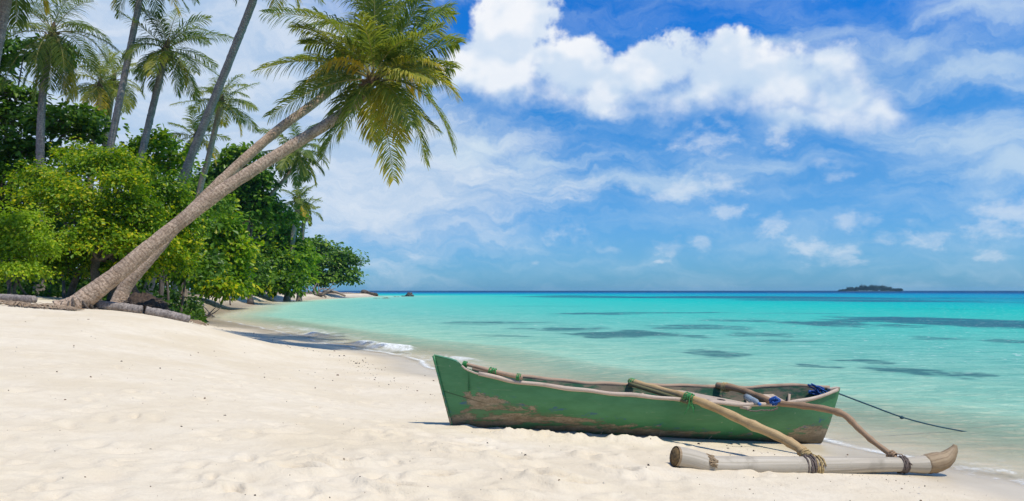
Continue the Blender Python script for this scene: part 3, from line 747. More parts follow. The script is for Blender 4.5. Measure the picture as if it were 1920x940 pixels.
broadleaf('broad_beach_tree', 'broad bright green tree hanging low over the bay shore', (505, 116, 0),
          [(505,450,114,56,30),(540,470,114,38,28),(490,490,112,52,40),(530,505,110,48,38),(520,535,108,44,22),(465,505,112,34,40),(560,490,116,28,36),(470,445,114,40,30),(530,430,118,34,14),(512,538,107,40,20),(545,532,107,30,20),(480,532,106,34,22)],
          18000, .62, L_MID, 207, 1.05, 9, .45, .32, .35, (.47, .18))
broadleaf('point_tree', 'last spreading tree out on the sandy point, branches reaching over the water', (588, 165, 0),
          [(590,465,166,36,18),(625,480,166,40,12),(600,498,164,46,14),(652,492,166,30,7),(640,510,164,34,8),(575,510,162,34,24),(590,532,161,24,10),(610,524,163,38,9),(650,525,164,24,5),(570,480,166,28,22)],
          7500, .82, L_DARK, 208, 1.2, 9, .8, .4, .3, (.56, .16))
broadleaf('back_tree', 'shadowy tree filling the gap behind the leaning trunks', (300, 44, 0),
          [(290,480,42,70,50),(330,420,44,60,50),(250,450,42,60,60),(380,380,56,50,40),(330,520,42,60,24),(370,500,44,50,36),(260,515,42,60,24)],
          12000, .30, L_DARK, 209, .45, 10, .5, .16, .3, (.45, .15))
broadleaf('back_tree', 'dim dark tree deep in the wood behind the lime bush', (70, 38, 0),
          [(60,470,38,90,60),(140,480,37,70,55),(20,400,38,80,60),(-60,480,36,80,70),(100,420,38,80,50),(200,500,36,60,40),(90,515,37,80,24)],
          13000, .26, L_DARK, 210, .4, 10, .5, .16, .25, (.35, .14))
broadleaf('back_tree', 'dark shrub behind the beach between the sea grape and the broad green tree', (440, 96, 0),
          [(430,500,94,50,44),(400,520,92,44,28),(460,520,98,44,30),(360,505,92,50,36)], 6500, .6, L_DARK, 211, .9, 9, .5, .22, .3, (.4, .14))
# slim bare stems in the shade under the trees
for i, (px, d, lean, h) in enumerate([(300,38,8,70),(318,40,-14,80),(338,41,10,60),(205,32,-6,60),(232,33,10,66),(120,31,-8,60),(90,32,6,50),(20,30,-20,70),(415,70,14,40),(432,72,-8,34)]):
    p0 = gpt(px, d, .1); p1 = W(px+lean, 545-h, d+.3); k = (p0+p1)/2+[.06, 0, 0]
    V, Fc, UV = tube(spline([p0, k, p1], 10), np.linspace(.075, .035, 10), 7)
    o = mesh_obj('tree_stem', V-p0, Fc, M_WOOD, uv=UV, origin=None); o.location = tuple(p0)
    tag(o, 'slim bare stem in the shade under the beach trees', 'stem', 'slim stems under the trees')
# low dark growth and leaf litter under the wood
rng = np.random.default_rng(77)
n = 16000
d = rng.uniform(31, 56, n); px = rng.uniform(-200, 380, n)
x = (px-CX)/F*d
z = ground(x, d)+rng.random(n)**1.7*1.15*(.5+fbm(x*.8, d*.8, 3)+.3)*(1-sstep(270, 345, px)*sstep(44, 34, d))
nr = rng.normal(0, .5, (n, 3))+[0, -.2, .8]; dr = rng.normal(0, 1, (n, 3)); ll = rng.uniform(.14, .34, n)
V, f = leaf_pts(np.stack([x, d, z], 1), dr, nr, ll, ll*.55)
tag(mesh_obj('undergrowth', V, f, L_DARK, attrs={'tint': np.repeat(np.clip(rng.normal(.3, .2, n), 0, 1), 6)}, smooth=False), 'low dark undergrowth on the ground beneath the beach trees', 'undergrowth', kind='stuff')
# ---------------------------------------------------------------- the outrigger boat
def bp(a, c, z): return np.array([BOW[0]+BU[0]*a+BN[0]*c, BOW[1]+BU[1]*a+BN[1]*c, z])
TS = [0, .02, .043, .060, .080, .15, .27, .35, .48, .57, .72, .81, .88, .95, 1.0]
ZS = [.993, .972, .945, .875, .838, .768, .700, .655, .600, .552, .492, .480, .498, .535, .583]
def sheer(t, side):
    base = float(np.interp(t, TS, ZS)); return base+(.085*sstep(.35, .75, t)*(1-sstep(.9, 1, t)) if side < 0 else 0)
def sheer0(t, side):
    return sheer(t, side) if t >= .085 else float(np.interp(t, [0, .085], [.993, sheer(.085, side)]))
def keel(t): return .302-.290*t-.055*math.sin(math.pi*t)
def beam(t): return .365*max(0, 1-abs(2*t-1)**2.5)**.78+.012
def hullpt(t, v, side, inset=0.0):
    z = keel(t)+(sheer0(t, side)-keel(t))*v+(sheer(t, side)-sheer0(t, side))*float(sstep(.7, 1, v))
    y = max(0.0, (beam(t)-inset))*(1-(1-v)**1.9)
    a = t*BL-.18*v*(1-t)**5+.215*v**.8*t**5
    return bp(a, y*side, z)
m, t, out = mat('weathered green boat paint')
uv = t.node('ShaderNodeTexCoord').outputs['UV']; ob = t.node('ShaderNodeTexCoord').outputs['Object']
U, Vv, _ = t.xyz(uv)
nA = t.noise(t.v('MULTIPLY', ob, (1.6, 1.6, 5)), 1.6, 6, .65); nB = t.noise(t.v('MULTIPLY', ob, (1, 1, 2.5)), 9, 7, .7); nC = t.noise(ob, 45, 5, .7); nD = t.noise(t.v('MULTIPLY', ob, (1, 1, 6)), 2.5, 4, .6)
green = t.mix(t.mr(nA, .35, .68), (.046, .19, .07), (.068, .24, .097))
green = t.mix(t.mr(nC, .6, .78, 0, .4), green, (.02, .085, .035))
wood = t.mix(t.mr(nB, .35, .65), (.20, .15, .085), (.37, .29, .19))
wood = t.mix(t.mr(nC, .45, .7, 0, .6), wood, (.12, .09, .055))
# worn-through height along the hull: high near the bow, falling towards the stern
edge = t.node('ShaderNodeFloatCurve'); t.put(edge.inputs['Value'], t.m('ADD', U, t.m('MULTIPLY', t.m('SUBTRACT', t.noise(ob, 7, 4), .5), .10)))
cv = edge.mapping.curves[0]
P_ = [(0, .16), (.03, .30), (.08, .64), (.15, .60), (.27, .53), (.37, .45), (.5, .39), (.62, .33), (.75, .27), (.86, .30), (1, .48)]
cv.points[0].location = P_[0]; cv.points[1].location = P_[-1]
for q in P_[1:-1]: cv.points.new(*q)
edge.mapping.update()
dv = t.m('SUBTRACT', edge.outputs[0], Vv)
wear = t.m('ADD', dv, t.m('ADD', t.m('MULTIPLY', t.m('SUBTRACT', nB, .5), .62), t.m('MULTIPLY', t.m('SUBTRACT', nA, .5), .62)))
wmask = t.mr(wear, -.015, .03)
patchy = t.mr(t.m('ADD', nD, t.m('MULTIPLY', nB, .5)), .74, .84, 0, .9)       # green left behind inside the worn band
wmask = t.m('MULTIPLY', wmask, t.m('SUBTRACT', 1.0, patchy))
col = t.mix(wmask, green, wood)
rim = t.m('MULTIPLY', t.m('MULTIPLY', wmask, t.m('SUBTRACT', 1.0, wmask)), 1.5)
col = t.mix(rim, col, (.030, .045, .022))
scr = t.mr(t.noise(t.v('MULTIPLY', ob, (2.2, 2.2, 60)), 2.0, 4, .6), .66, .70, 0, .55)
col = t.mix(scr, col, (.26, .30, .19))
blue = t.m('MULTIPLY', t.mr(t.m('ABSOLUTE', t.m('ADD', dv, .06)), .10, .02), t.mr(nB, .56, .64))
col = t.mix(t.m('MULTIPLY', blue, .8), col, (.03, .10, .22))
flk = t.m('MULTIPLY', t.mr(t.noise(ob, 26, 3, .6), .70, .74), t.mr(nA, .45, .6))
col = t.mix(flk, col, (.42, .42, .30))
grime = t.mr(Vv, .30, .02)
col = t.mix(t.m('MULTIPLY', grime, t.mr(nB, .25, .6, .35, .9)), col, (.045, .038, .024))
dk = t.mr(t.m('ABSOLUTE', t.m('SUBTRACT', Vv, .52)), .012, .004)               # plank seam near the bow
col = t.mix(t.m('MULTIPLY', dk, t.mr(U, .16, .02, 0, .7)), col, (.015, .03, .015))
principled(t, out, col, .50, t.bump(t.m('ADD', t.m('MULTIPLY', nB, .6), t.m('MULTIPLY', wmask, -.5)), .35, .012), .4)
M_HULL = m
m, t, out = mat('boat inside')
ob = t.node('ShaderNodeTexCoord').outputs['Object']
nA = t.noise(t.v('MULTIPLY', ob, (1.2, 1.2, 4)), 3, 6, .7); nB = t.noise(ob, 18, 5, .7)
c = t.mix(t.mr(nA, .42, .58), (.035, .12, .06), (.24, .19, .125)); c = t.mix(t.mr(nB, .55, .75, 0, .6), c, (.03, .07, .11))
principled(t, out, c, .7, t.bump(nB, .3, .01), .3); M_INSIDE = m
def wood_mat(name, a_, b_, s=1.0, rough=.62, dark=(.09, .06, .035)):
    m, t, out = mat(name)
    uv = t.node('ShaderNodeTexCoord').outputs['UV']; ob = t.node('ShaderNodeTexCoord').outputs['Object']
    g_ = t.noise(t.v('MULTIPLY', uv, (2.2*s, 26, 1)), 1.0, 6, .65, .4); n_ = t.noise(ob, 4, 4, .6); n2 = t.noise(ob, 40, 4, .7)
    c = t.mix(t.mr(g_, .3, .7), a_, b_)
    c = t.mix(t.mr(n_, .52, .72, 0, .6), c, [q*.6 for q in a_]); c = t.mix(t.mr(n2, .62, .78, 0, .55), c, dark)
    principled(t, out, c, rough, t.bump(t.m('ADD', g_, t.m('MULTIPLY', n2, .4)), .4, .008), .35); return m
M_RAIL = wood_mat('bleached rail wood', (.40, .29, .20), (.62, .50, .39))
M_FARRAIL = wood_mat('brown rail wood', (.30, .19, .115), (.47, .33, .22))
M_BOOM = wood_mat('bamboo boom', (.36, .22, .085), (.58, .41, .20))
M_BOOM_D = wood_mat('darker pole', (.24, .14, .07), (.40, .26, .15))
M_POLE_G = wood_mat('greenish pole', (.10, .10, .04), (.20, .17, .075))
M_PLANK = wood_mat('weathered plank', (.36, .27, .19), (.56, .45, .34))
M_FLOAT = wood_mat('grey bamboo float', (.34, .285, .20), (.54, .475, .37), .35, .55, (.17, .12, .065))
M_SHEATH = wood_mat('brown bamboo node', (.20, .13, .065), (.40, .29, .17))
M_ENDGR = solid('bamboo end', (.17, .11, .045), .9, .5, 60, .8)
M_TWINE_G = solid('green twine', (.035, .22, .055), .6, .3, 60)
M_TWINE_B = solid('straw twine', (.42, .30, .13), .8, .3, 60)
M_TWINE_D = solid('dark cord', (.13, .095, .075), .7, .3, 60)
M_ROPE_B = solid('blue rope', (.018, .085, .30), .6, .35, 70, .6)
M_ROPE_T = solid('teal mooring rope', (.012, .06, .085), .7, .3, 70)

boat = thing('outrigger_canoe', (BOW[0], BOW[1], .3), 'worn green wooden outrigger canoe drawn up at the water edge', 'boat')
ts = np.unique(np.concatenate([np.linspace(0, 1, 61), [.006, .012, .0245, .045, .0505, .058, .0655, .075], 1-np.array([.004, .01])]))
vs = np.array([0, .05, .11, .19, .29, .40, .52, .64, .76, .88, 1.0])
V = []; UV = []; Fc = []; nv = len(vs); nt = len(ts)
row = list(range(nv-1, 0, -1))
prof = [(-1, v) for v in vs[::-1]]+[(1, v) for v in vs[1:]]
for tq in ts:
    for sd_, v in prof:
        V.append(hullpt(tq, v, sd_)); UV.append((tq, v))
k = len(prof)
for i in range(nt-1):
    for j in range(k-1): Fc.append((i*k+j, i*k+j+1, (i+1)*k+j+1, (i+1)*k+j))
hull = mesh_obj('hull', V, Fc, M_HULL, boat, uv=UV)
# inner planking, a little inside the hull
V = []; Fc = []
ti = [q for q in ts if .05 < q < .97]
for tq in ti:
    for sd_, v in prof:
        q = hullpt(tq, max(v, .10)*.992, sd_, .028); V.append(q+[0, 0, .0])
for i in range(len(ti)-1):
    for j in range(k-1): Fc.append((i*k+j, (i+1)*k+j, (i+1)*k+j+1, i*k+j+1))
mesh_obj('inner_planking', V, Fc, M_INSIDE, boat)
# bow deck
a = Acc(); td = [q for q in ts if q <= .0655]
V = []
for tq in td:
    L_, R_2 = hullpt(tq, 1, -1), hullpt(tq, 1, 1)
    V += [L_+[0, 0, .004], (L_+R_2)/2+[0, 0, .012], R_2+[0, 0, .004]]
Fc = []
for i in range(len(td)-1):
    for j in range(2): Fc.append((i*3+j, (i+1)*3+j, (i+1)*3+j+1, i*3+j+1))
a.add(V, Fc, [(.02, .9)]*len(V))
L_, R_2 = hullpt(td[-1], 1, -1), hullpt(td[-1], 1, 1)
a.add([L_, R_2, R_2-[0, 0, .2], L_-[0, 0, .2]], [(0, 1, 2, 3)], [(.02, .9)]*4)
a.build('bow_deck', M_HULL, boat)
a = Acc()
st = [hullpt(0, v, 1)-np.array([BU[0], BU[1], 0])*.008 for v in np.linspace(0, 1, 12)]
V, Fc, UV = tube(st, .013, 6); a.add(V, Fc, UV); a.build('stem_post', M_HULL, boat)
# gunwale rails
def rail(side, t0, t1, r, m, name, out_=.006, n=60):
    P_ = [hullpt(q, 1, side)+np.array([BN[0], BN[1], 0])*side*out_+[0, 0, .004] for q in np.linspace(t0, t1, n)]
    P_ = np.array(P_); P_[:, 2] += .004*np.sin(np.arange(n)*.9)
    V, Fc, UV = tube(P_, np.full(n, r)*(1+.08*np.sin(np.arange(n)*.63)), 8, flat=1.15); return mesh_obj(name, V, Fc, m, boat, uv=UV)
rail(1, .085, .985, .017, M_RAIL, 'gunwale_rail'); rail(-1, .085, .985, .020, M_FARRAIL, 'gunwale_rail')
# white lip in the notch behind the bow deck
q = [hullpt(s_, 1, 1)+np.array([BN[0], BN[1], 0])*.006 for s_ in np.linspace(.052, .11, 10)]
V, Fc, UV = tube(q, .009, 6); mesh_obj('notch_lip', V, Fc, M_RAIL, boat, uv=UV)
# stern block
c = hullpt(.985, 1, 1)*.5+hullpt(.985, 1, -1)*.5
V, Fc, UV = box(c+[0, 0, .004], .055, .03, .014, [[BU[0], BU[1], .12], [BN[0], BN[1], 0], [0, 0, 1]]); mesh_obj('stern_cap', V, Fc, M_RAIL, boat, smooth=False)
# ribs, floor
for tq in (.22, .37, .52, .66, .80, .9):
    P_ = [hullpt(tq, max(v, .2)*.86, s_, .045) for s_, v in prof[::2]]
    V, Fc, UV = tube(P_, .014, 6); mesh_obj('rib', V, Fc, M_PLANK, boat, uv=UV)
# seat plank running along the boat between the booms, with the mast hole
sA, sB = hullpt(.59, 1, -1)-[0, 0, .045], hullpt(.735, 1, 1)-[0, 0, .02]
def plank(p0, p1, wd, th, name, hole=False):
    p0, p1 = np.asarray(p0), np.asarray(p1); x_ = unit(p1-p0); y_ = unit(np.cross([0, 0, 1], x_)); z_ = np.cross(x_, y_)
    V, Fc, UV = box((p0+p1)/2, np.linalg.norm(p1-p0)/2, wd/2, th/2, [x_, y_, z_])
    UV = np.array([(np.dot(v-p0, x_), np.dot(v-p0, y_)) for v in V])
    o = mesh_obj(name, V, Fc, M_PLANK, boat, uv=UV, smooth=False)
    b = o.modifiers.new('bevel', 'BEVEL'); b.width = .006; b.segments = 2
    return o, x_, y_, z_
o, x_, y_, z_ = plank(sA, sB, .22, .028, 'seat_plank')
hc = sA+(sB-sA)*.66+z_*.016
V = [hc+x_*.045*math.cos(q)+y_*.03*math.sin(q) for q in np.linspace(0, 6.28, 14, endpoint=False)]
V2 = [v-z_*.006+z_*.0 for v in V]
mesh_obj('mast_hole', np.array(V), [tuple(range(14))], solid('dark hole', (.012, .01, .008), .9), boat, smooth=False)
plank(hullpt(.40, .80, -1, .03), hullpt(.40, .80, 1, .03), .12, .022, 'thwart')
plank(hullpt(.85, .86, -1, .03), hullpt(.85, .86, 1, .03), .14, .022, 'thwart')
# bamboo pole lashed along the near rail by the bow
P_ = [W(869, 682, 6.95), W(905, 691, 6.90), W(940, 700, 6.86), W(980, 708, 6.83)]
V, Fc, UV = tube(spline(P_, 14), np.linspace(.016, .023, 14), 8); mesh_obj('rail_pole', V, Fc, M_FARRAIL, boat, uv=UV)
def lash(c, ax, r, turns=5, th=.006, m=None, wd=.05, seed=0, parent=None, loose=0, name='lashing', drop=.12):
    rng = np.random.default_rng(seed); ax = unit(ax)
    u = unit(np.cross(ax, [0.2, .3, 1])); b = np.cross(ax, u); a = Acc()
    q = np.linspace(0, 1, turns*10)
    ph = q*turns*2*math.pi
    P_ = np.asarray(c)+np.outer((q-.5)*wd+.25*wd*np.sin(ph*.5+1), ax)+np.outer(np.cos(ph)*r*(1+.07*np.sin(ph*1.7)), u)+np.outer(np.sin(ph)*r*(1+.07*np.cos(ph*2.3)), b)
    V, Fc, UV = tube(P_, th, 5); a.add(V, Fc, UV)
    for i in range(loose):
        s = P_[rng.integers(len(P_))]; e = s+np.array([rng.uniform(-.07, .07), rng.uniform(-.06, .03), -drop*rng.uniform(.4, 1.1)])
        V, Fc, UV = tube(spline([s, (s+e)/2+rng.normal(0, .02, 3), e], 8), th*.7, 4); a.add(V, Fc, UV)
    return a.build(name, m, parent or boat)
lash(W(872, 683, 6.94), P_[1]-P_[0], .024, 5, .006, M_TWINE_G, .03, 1)
lash(W(924, 696, 6.88), P_[2]-P_[1], .027, 5, .006, M_TWINE_G, .06, 2)
lash(W(972, 707, 6.84), P_[3]-P_[2], .029, 4, .005, M_TWINE_G, .03, 3)
# booms
dA = lambda px: float(np.interp(px, [1180, 1293, 1538], [7.72, 7.0, 6.02]))
PA = [W(x, y, dA(x)) for x, y in [(1181,715),(1230,729),(1293,746),(1352,770),(1405,795),(1456,817),(1494,838),(1507,850),(1522,868),(1537,886)]]
n = 90; C = spline(PA, n); nodes = lambda ks: sum(.16*np.exp(-((np.arange(n)-k_)/1.1)**2) for k_ in ks); r = np.interp(np.linspace(0, 1, n), [0, .3, .6, .8, .9, 1], [.031, .037, .042, .043, .035, .020])*(1+.05*np.sin(np.arange(n)*.8)+.06*np.sin(np.arange(n)*.16+2)+nodes((9, 24, 41, 55, 66, 76)))
V, Fc, UV = tube(C, r, 10); boomA = mesh_obj('boom', V, Fc, M_BOOM, boat, uv=UV); boomA['label'] = 'thick crooked bamboo boom nearest the bow'
PG = [W(1180, 720, 7.66), W(1235, 737, 7.30), W(1290, 754, 6.96)]
V, Fc, UV = tube(spline(PG, 12), .022, 8); o = mesh_obj('support_pole', V, Fc, M_POLE_G, boat, uv=UV)
dB = lambda px: float(np.interp(px, [1345, 1456, 1700], [7.86, 7.20, 6.22]))
PB = [W(x, y, dB(x)) for x, y in [(1345,723),(1378,728),(1416,741),(1455,755),(1505,761),(1550,768),(1584,779),(1608,802),(1636,827),(1668,851),(1701,878)]]
n = 90; C = spline(PB, n); r = np.interp(np.linspace(0, 1, n), [0, .3, .5, .7, .85, 1], [.033, .030, .029, .028, .023, .018])*(1+.05*np.sin(np.arange(n)*.9+1)+.06*np.sin(np.arange(n)*.17)+nodes((6, 20, 36, 50, 58, 70, 81)))
V, Fc, UV = tube(C, r, 10); boomB = mesh_obj('boom', V, Fc, M_BOOM_D, boat, uv=UV); boomB['label'] = 'thin curved boom nearest the stern'
lash(W(1186, 717, 7.68), PA[1]-PA[0], .036, 4, .0065, M_TWINE_G, .05, 4)
lash(W(1292, 746, 6.99), PA[3]-PA[2], .043, 6, .0065, M_TWINE_G, .07, 5, loose=4, drop=.16)
lash(W(1360, 726, 7.78), PB[1]-PB[0], .042, 5, .007, M_TWINE_B, .05, 6, loose=1)
# blue knot round the second boom
a = Acc(); rq = np.random.default_rng(9); kc = W(1453, 752, 7.19)
P_ = [kc+unit(rq.normal(0, 1, 3))*np.array([.05, .05, .042])*rq.uniform(.75, 1.05) for i in range(60)]
V, Fc, UV = tube(spline(P_, 420), .008, 6); a.add(V, Fc, UV); a.build('lashing', M_ROPE_B, boat)['label'] = 'blue rope knot'
a = Acc()
P_ = [W(1400, 769, 7.02), W(1415, 771, 7.04), W(1430, 769, 7.08), W(1448, 769, 7.12), W(1458, 765, 7.15)]
V, Fc, UV = tube(spline(P_, 40)+np.random.default_rng(1).normal(0, .004, (40, 3)), .006, 5); a.add(V, Fc, UV); a.build('lashing', M_TWINE_D, boat)
# float
dF = lambda px: float(np.interp(px, [1250, 1790], [5.72, 6.36]))
FP = [(1266,856,.080),(1290,861,.082),(1312,868,.086),(1325,872,.083),(1345,875,.082),(1416,876.5,.086),(1470,876,.084),(1530,875,.080),(1576,873.5,.074),(1640,871.5,.065),(1690,871.5,.060),(1712,872,.066),(1732,871.5,.076),(1752,868,.084),(1769,863,.072),(1780,854,.055),(1788,843,.034),(1791,834,.014)]
PF = spline(np.array([np.append(W(x, y, dF(x)), r) for x, y, r in FP]), 84)
zsh = min(PF[20:56, 2]-PF[20:56, 3]-ground(PF[20:56, 0], PF[20:56, 1]))
V, Fc, UV = tube(PF[:60, :3], PF[:60, 3], 18, False); fl = mesh_obj('outrigger_float', V, Fc, M_FLOAT, boat, uv=UV)
V, Fc, UV = tube(PF[59:, :3], PF[59:, 3], 18, True, jit=1+np.random.default_rng(4).normal(0, .03, (25, 18))); mesh_obj('root_end', V, Fc, M_SHEATH, fl, uv=UV)
ax = unit(PF[1, :3]-PF[0, :3]); c = PF[0, :3]
V, Fc, UV = tube([c-ax*.002, c+ax*.001], [PF[0, 3]*.90, PF[0, 3]*.90], 18); mesh_obj('cut_end', V, Fc, M_ENDGR, fl, uv=UV)
V, Fc, UV = tube([c-ax*.004, c-ax*.004+ax*.02], [PF[0, 3]*1.0, PF[0, 3]*1.01], 18, False); mesh_obj('end_rim', V, Fc, M_SHEATH, fl, uv=UV)
i0 = int(np.argmin(np.abs(CX+F*PF[:, 0]/PF[:, 1]-1327)))
a = Acc(); rq = np.random.default_rng(8)
for i in range(46):
    u0 = rq.uniform(-1.25, 1.0); s = PF[i0, :3]+np.array([rq.uniform(-.03, .015), -math.sin(.9+u0*.4)*PF[i0, 3]*.75, 0]); 
    ang = rq.uniform(.15, 1.75); rr_ = PF[i0, 3]
    s = PF[i0, :3]+np.array([rq.uniform(-.035, .02)-.03*(ang-1), -math.cos(ang)*rr_, math.sin(ang)*rr_]); e = s+np.array([rq.uniform(.02, .05), -.012, rq.uniform(-.03, .01)])
    V, Fc, UV = tube([s, (s+e)/2+[0, -.006, .004], e], [.009, .008, .004], 4); a.add(V, Fc, UV)
a.build('bamboo_sheath', M_SHEATH, fl)
for px in (1397, 1492, 1590, 1663):
    i0 = int(np.argmin(np.abs(CX+F*PF[:, 0]/PF[:, 1]-px)))
    V, Fc, UV = tube([PF[i0, :3]-ax*[.004, 0, 0], PF[i0, :3]+[.004, .001, 0]], [PF[i0, 3]*1.018]*2, 18, False); mesh_obj('bamboo_node', V, Fc, M_FLOAT, fl, uv=UV)
def near_float(px):
    i0 = int(np.argmin(np.abs(CX+F*PF[:, 0]/PF[:, 1]-px))); return PF[i0, :3], PF[i0, 3], PF[min(i0+1, 83), :3]-PF[i0, :3]
c, r, axf = near_float(1516); lash(c, axf, r*1.07, 6, .008, M_TWINE_D, .10, 11, loose=3, drop=.08)
c, r, axf = near_float(1527); lash(c, axf, r*1.10, 4, .008, M_TWINE_B, .06, 12, loose=3, drop=.06)
lash(W(1511, 853, dA(1511)), PA[8]-PA[7], .043, 5, .007, M_TWINE_B, .04, 13, loose=5, drop=.07)
lash(W(1526, 872, dA(1526)), PA[9]-PA[8], .034, 4, .007, M_TWINE_B, .05, 14, loose=3, drop=.05)
lash(W(1672, 854, dB(1672)), PB[-1]-PB[-2], .036, 5, .007, M_BOOM_D, .04, 15, loose=1, drop=.05)
c, r, axf = near_float(1688); lash(c, axf, r*1.10, 5, .008, M_TWINE_D, .05, 16, loose=2, drop=.05)
# rope bundle lying on the stern
a = Acc(); rq = np.random.default_rng(23); kc = W(1533, 731, 7.80); P_ = []
for i in range(7):
    ph = i*2.1
    P_ += [kc+np.array([-.06+.07*math.cos(ph)+rq.normal(0, .015), rq.normal(0, .03), .02+.045*math.sin(ph)+rq.normal(0, .012)]), kc+np.array([.05+.03*math.cos(ph*1.7), rq.normal(0, .03), -.02+.03*math.sin(ph*1.3)])]
P_.append(W(1572, 737, 7.80))
V, Fc, UV = tube(spline(P_, 260), .0068, 6); a.add(V-kc, Fc, UV)
o = a.build('rope_bundle', M_ROPE_B); o.location = tuple(kc); tag(o, 'loose tangle of dark blue rope on the stern of the canoe', 'rope')
# mooring rope running out into the shallows
e = W(1812, 810, 8.44); s = W(1572, 738, 7.80)
P_ = [s, W(1625, 758, 7.98), W(1690, 782, 8.16), W(1750, 798, 8.32), e, e+np.array([.25, .08, -.05]), e+np.array([.7, .2, -.09])]
a = Acc(); V, Fc, UV = tube(spline(P_, 60)-s, .0085, 6); a.add(V, Fc, UV)
kn = W(1691, 783, 8.16)-s; V, Fc, UV = tube([kn-[.02, 0, 0], kn, kn+[.02, 0, -.005]], [.012, .02, .012], 7); a.add(V, Fc, UV)
o = a.build('mooring_rope', M_ROPE_T); o.location = tuple(s); tag(o, 'taut dark rope from the canoe stern down into the shallow water', 'rope')
# plastic bottle left in the boat
m, t, out = mat('clear plastic')
p = t.node('ShaderNodeBsdfPrincipled', {'Base Color': (.62, .72, .76, 1), 'Roughness': .15, 'Transmission Weight': .6}); t.l.new(p.outputs[0], out.inputs[0]); M_PET = m
p0, p1 = W(1399, 744, 7.45), W(1424, 758, 7.16); x_ = unit(p1-p0)
bt = thing('plastic_bottle', p0, 'clear plastic bottle lying in the canoe by the seat plank', 'bottle')
L_ = np.linalg.norm(p1-p0)
V, Fc, UV = tube([p0+x_*q*L_ for q in (0, .03, .3, .32, .6, .62, .75, .88, .92, .99)], [.02, .033, .033, .031, .033, .031, .033, .018, .013, .013], 12); mesh_obj('bottle_body', V, Fc, M_PET, bt, uv=UV)
V, Fc, UV = tube([p1-x_*.012, p1+x_*.012], [.016, .016], 10); mesh_obj('bottle_cap', V, Fc, solid('blue cap', (.05, .2, .5), .4), bt, uv=UV)
# ---------------------------------------------------------------- logs, roots, rocks, island, beach debris
def log(name, label, pxa, pxb, r, seed, m=None, dref=None, group=None):
    A, B = hit(*pxa, 8, 80), hit(*pxb, 8, 80)
    if dref: A, B = gpt(pxa[0], dref[0], 0), gpt(pxb[0], dref[1], 0)
    A[2] = g1(A[0], A[1])+r*.75; B[2] = g1(B[0], B[1])+r*.75
    n = 34; rng = np.random.default_rng(seed); C = spline([A, (A+B)/2+[0, .05, .01], B], n)
    jit = 1+rng.normal(0, .03, (n, 12))+(rng.random((n, 1))-.5)*.06
    V, Fc, UV = tube(C, np.full(n, r), 12, jit=jit)
    o = mesh_obj(name, V-A, Fc, m or M_BARK_G, uv=UV); o.location = tuple(A); return tag(o, label, 'log', group)
log('palm_log', 'smooth grey palm log lying at the left edge on the sand', (-70,560), (64,563), .10, 1, dref=(dp+2.4, dp+2.0))
log('palm_log', 'ringed palm log lying between the palm foot and the broken gap', (182,586), (265,589), .105, 2, dref=(dp+.25, dp+.45))
log('palm_log', 'dark broken end of the palm log, nearest the water inlet', (273,590), (354,602), .105, 3, dref=(dp+.47, dp+.72))
# uprooted root mass under the second palm
rng = np.random.default_rng(5)
c0 = gpt(268, dp+1.6, 0); R0 = np.array([.50, .42, .36])
nu, nvv = 40, 22; th = np.linspace(0, 2*np.pi, nu, endpoint=False); ph = np.linspace(0, np.pi, nvv)
TH, PH = np.meshgrid(th, ph); X_ = np.cos(TH)*np.sin(PH); Y_ = np.sin(TH)*np.sin(PH); Z_ = np.cos(PH)
q = 1+.9*fbm(np.cos(TH)*2.2+4, np.sin(TH)*2.2+PH*2.4, 5, .65)
V = np.stack([X_*R0[0]*q, Y_*R0[1]*q, Z_*R0[2]*q+.12], -1).reshape(-1, 3)
Fc = [(i*nu+j, i*nu+(j+1) % nu, (i+1)*nu+(j+1) % nu, (i+1)*nu+j) for i in range(nvv-1) for j in range(nu)]
rm = thing('root_mass', c0, 'dark torn-up root mass at the foot of the greyer leaning palm', 'roots')
M_ROOT = solid('dark roots', (.055, .036, .024), .95, .5, 14, 1.0)
mesh_obj('root_ball', V+c0, Fc, M_ROOT, rm)
a = Acc()
for i in range(120):
    az = rng.uniform(0, 6.28); e = rng.uniform(-.1, .8); d = np.array([math.cos(az)*math.cos(e), math.sin(az)*math.cos(e), math.sin(e)])
    s = c0+d*R0*.85+[0, 0, .1]; e_ = s+d*rng.uniform(.08, .3)+np.array([rng.uniform(-.05, .2), 0, -rng.uniform(.1, .35)])
    e_[2] = max(e_[2], g1(e_[0], e_[1]))
    V, F2, UV = tube(spline([s, (s+e_)/2+d*.06, e_], 6), np.linspace(.014, .004, 6), 4); a.add(V, F2, UV)
a.build('root_fibres', M_WOOD, rm)
# dead fronds on the sand
def dead_frond(label, pa, pb, d, L0, seed, tint_m=M_DRY, n=60):
    rng = np.random.default_rng(seed); A, B = (gpt(pa, d[0], -.05), gpt(pb, d[1], -.05)) if not isinstance(pa, tuple) else (hit(*pa, 6, 60), hit(*pb, 6, 60))
    root = np.array(A); a = Acc(); m_ = (A+B)/2+[0, 0, .08]
    frond_geo(a, A, m_, B, L0, n, .035, .5, .1, 0, .5, .022, 0, .1, .2, rng)
    V = np.vstack(a.v); gz_ = ground(V[:, 0], V[:, 1]); V[:, 2] = np.maximum(V[:, 2], gz_+.012+.02*rng.random(len(V)))
    o = mesh_obj('fallen_frond', V-root, a.f, None, mats=[M_DRY, M_DRY], smooth=False); o.location = tuple(root); tag(o, label, 'fallen frond'); return o
dead_frond('dry brown palm frond lying flat on the sand left of the palm foot', (2, 571), (140, 582), None, .62, 1)
dead_frond('dead frond at the left edge in front of the grey log', (-70, 566), (62, 574), None, .5, 2)
dead_frond('small curled dead frond on the sand beside the sea grape bush', 350, 378, (26, 25.6), .4, 3, n=30)
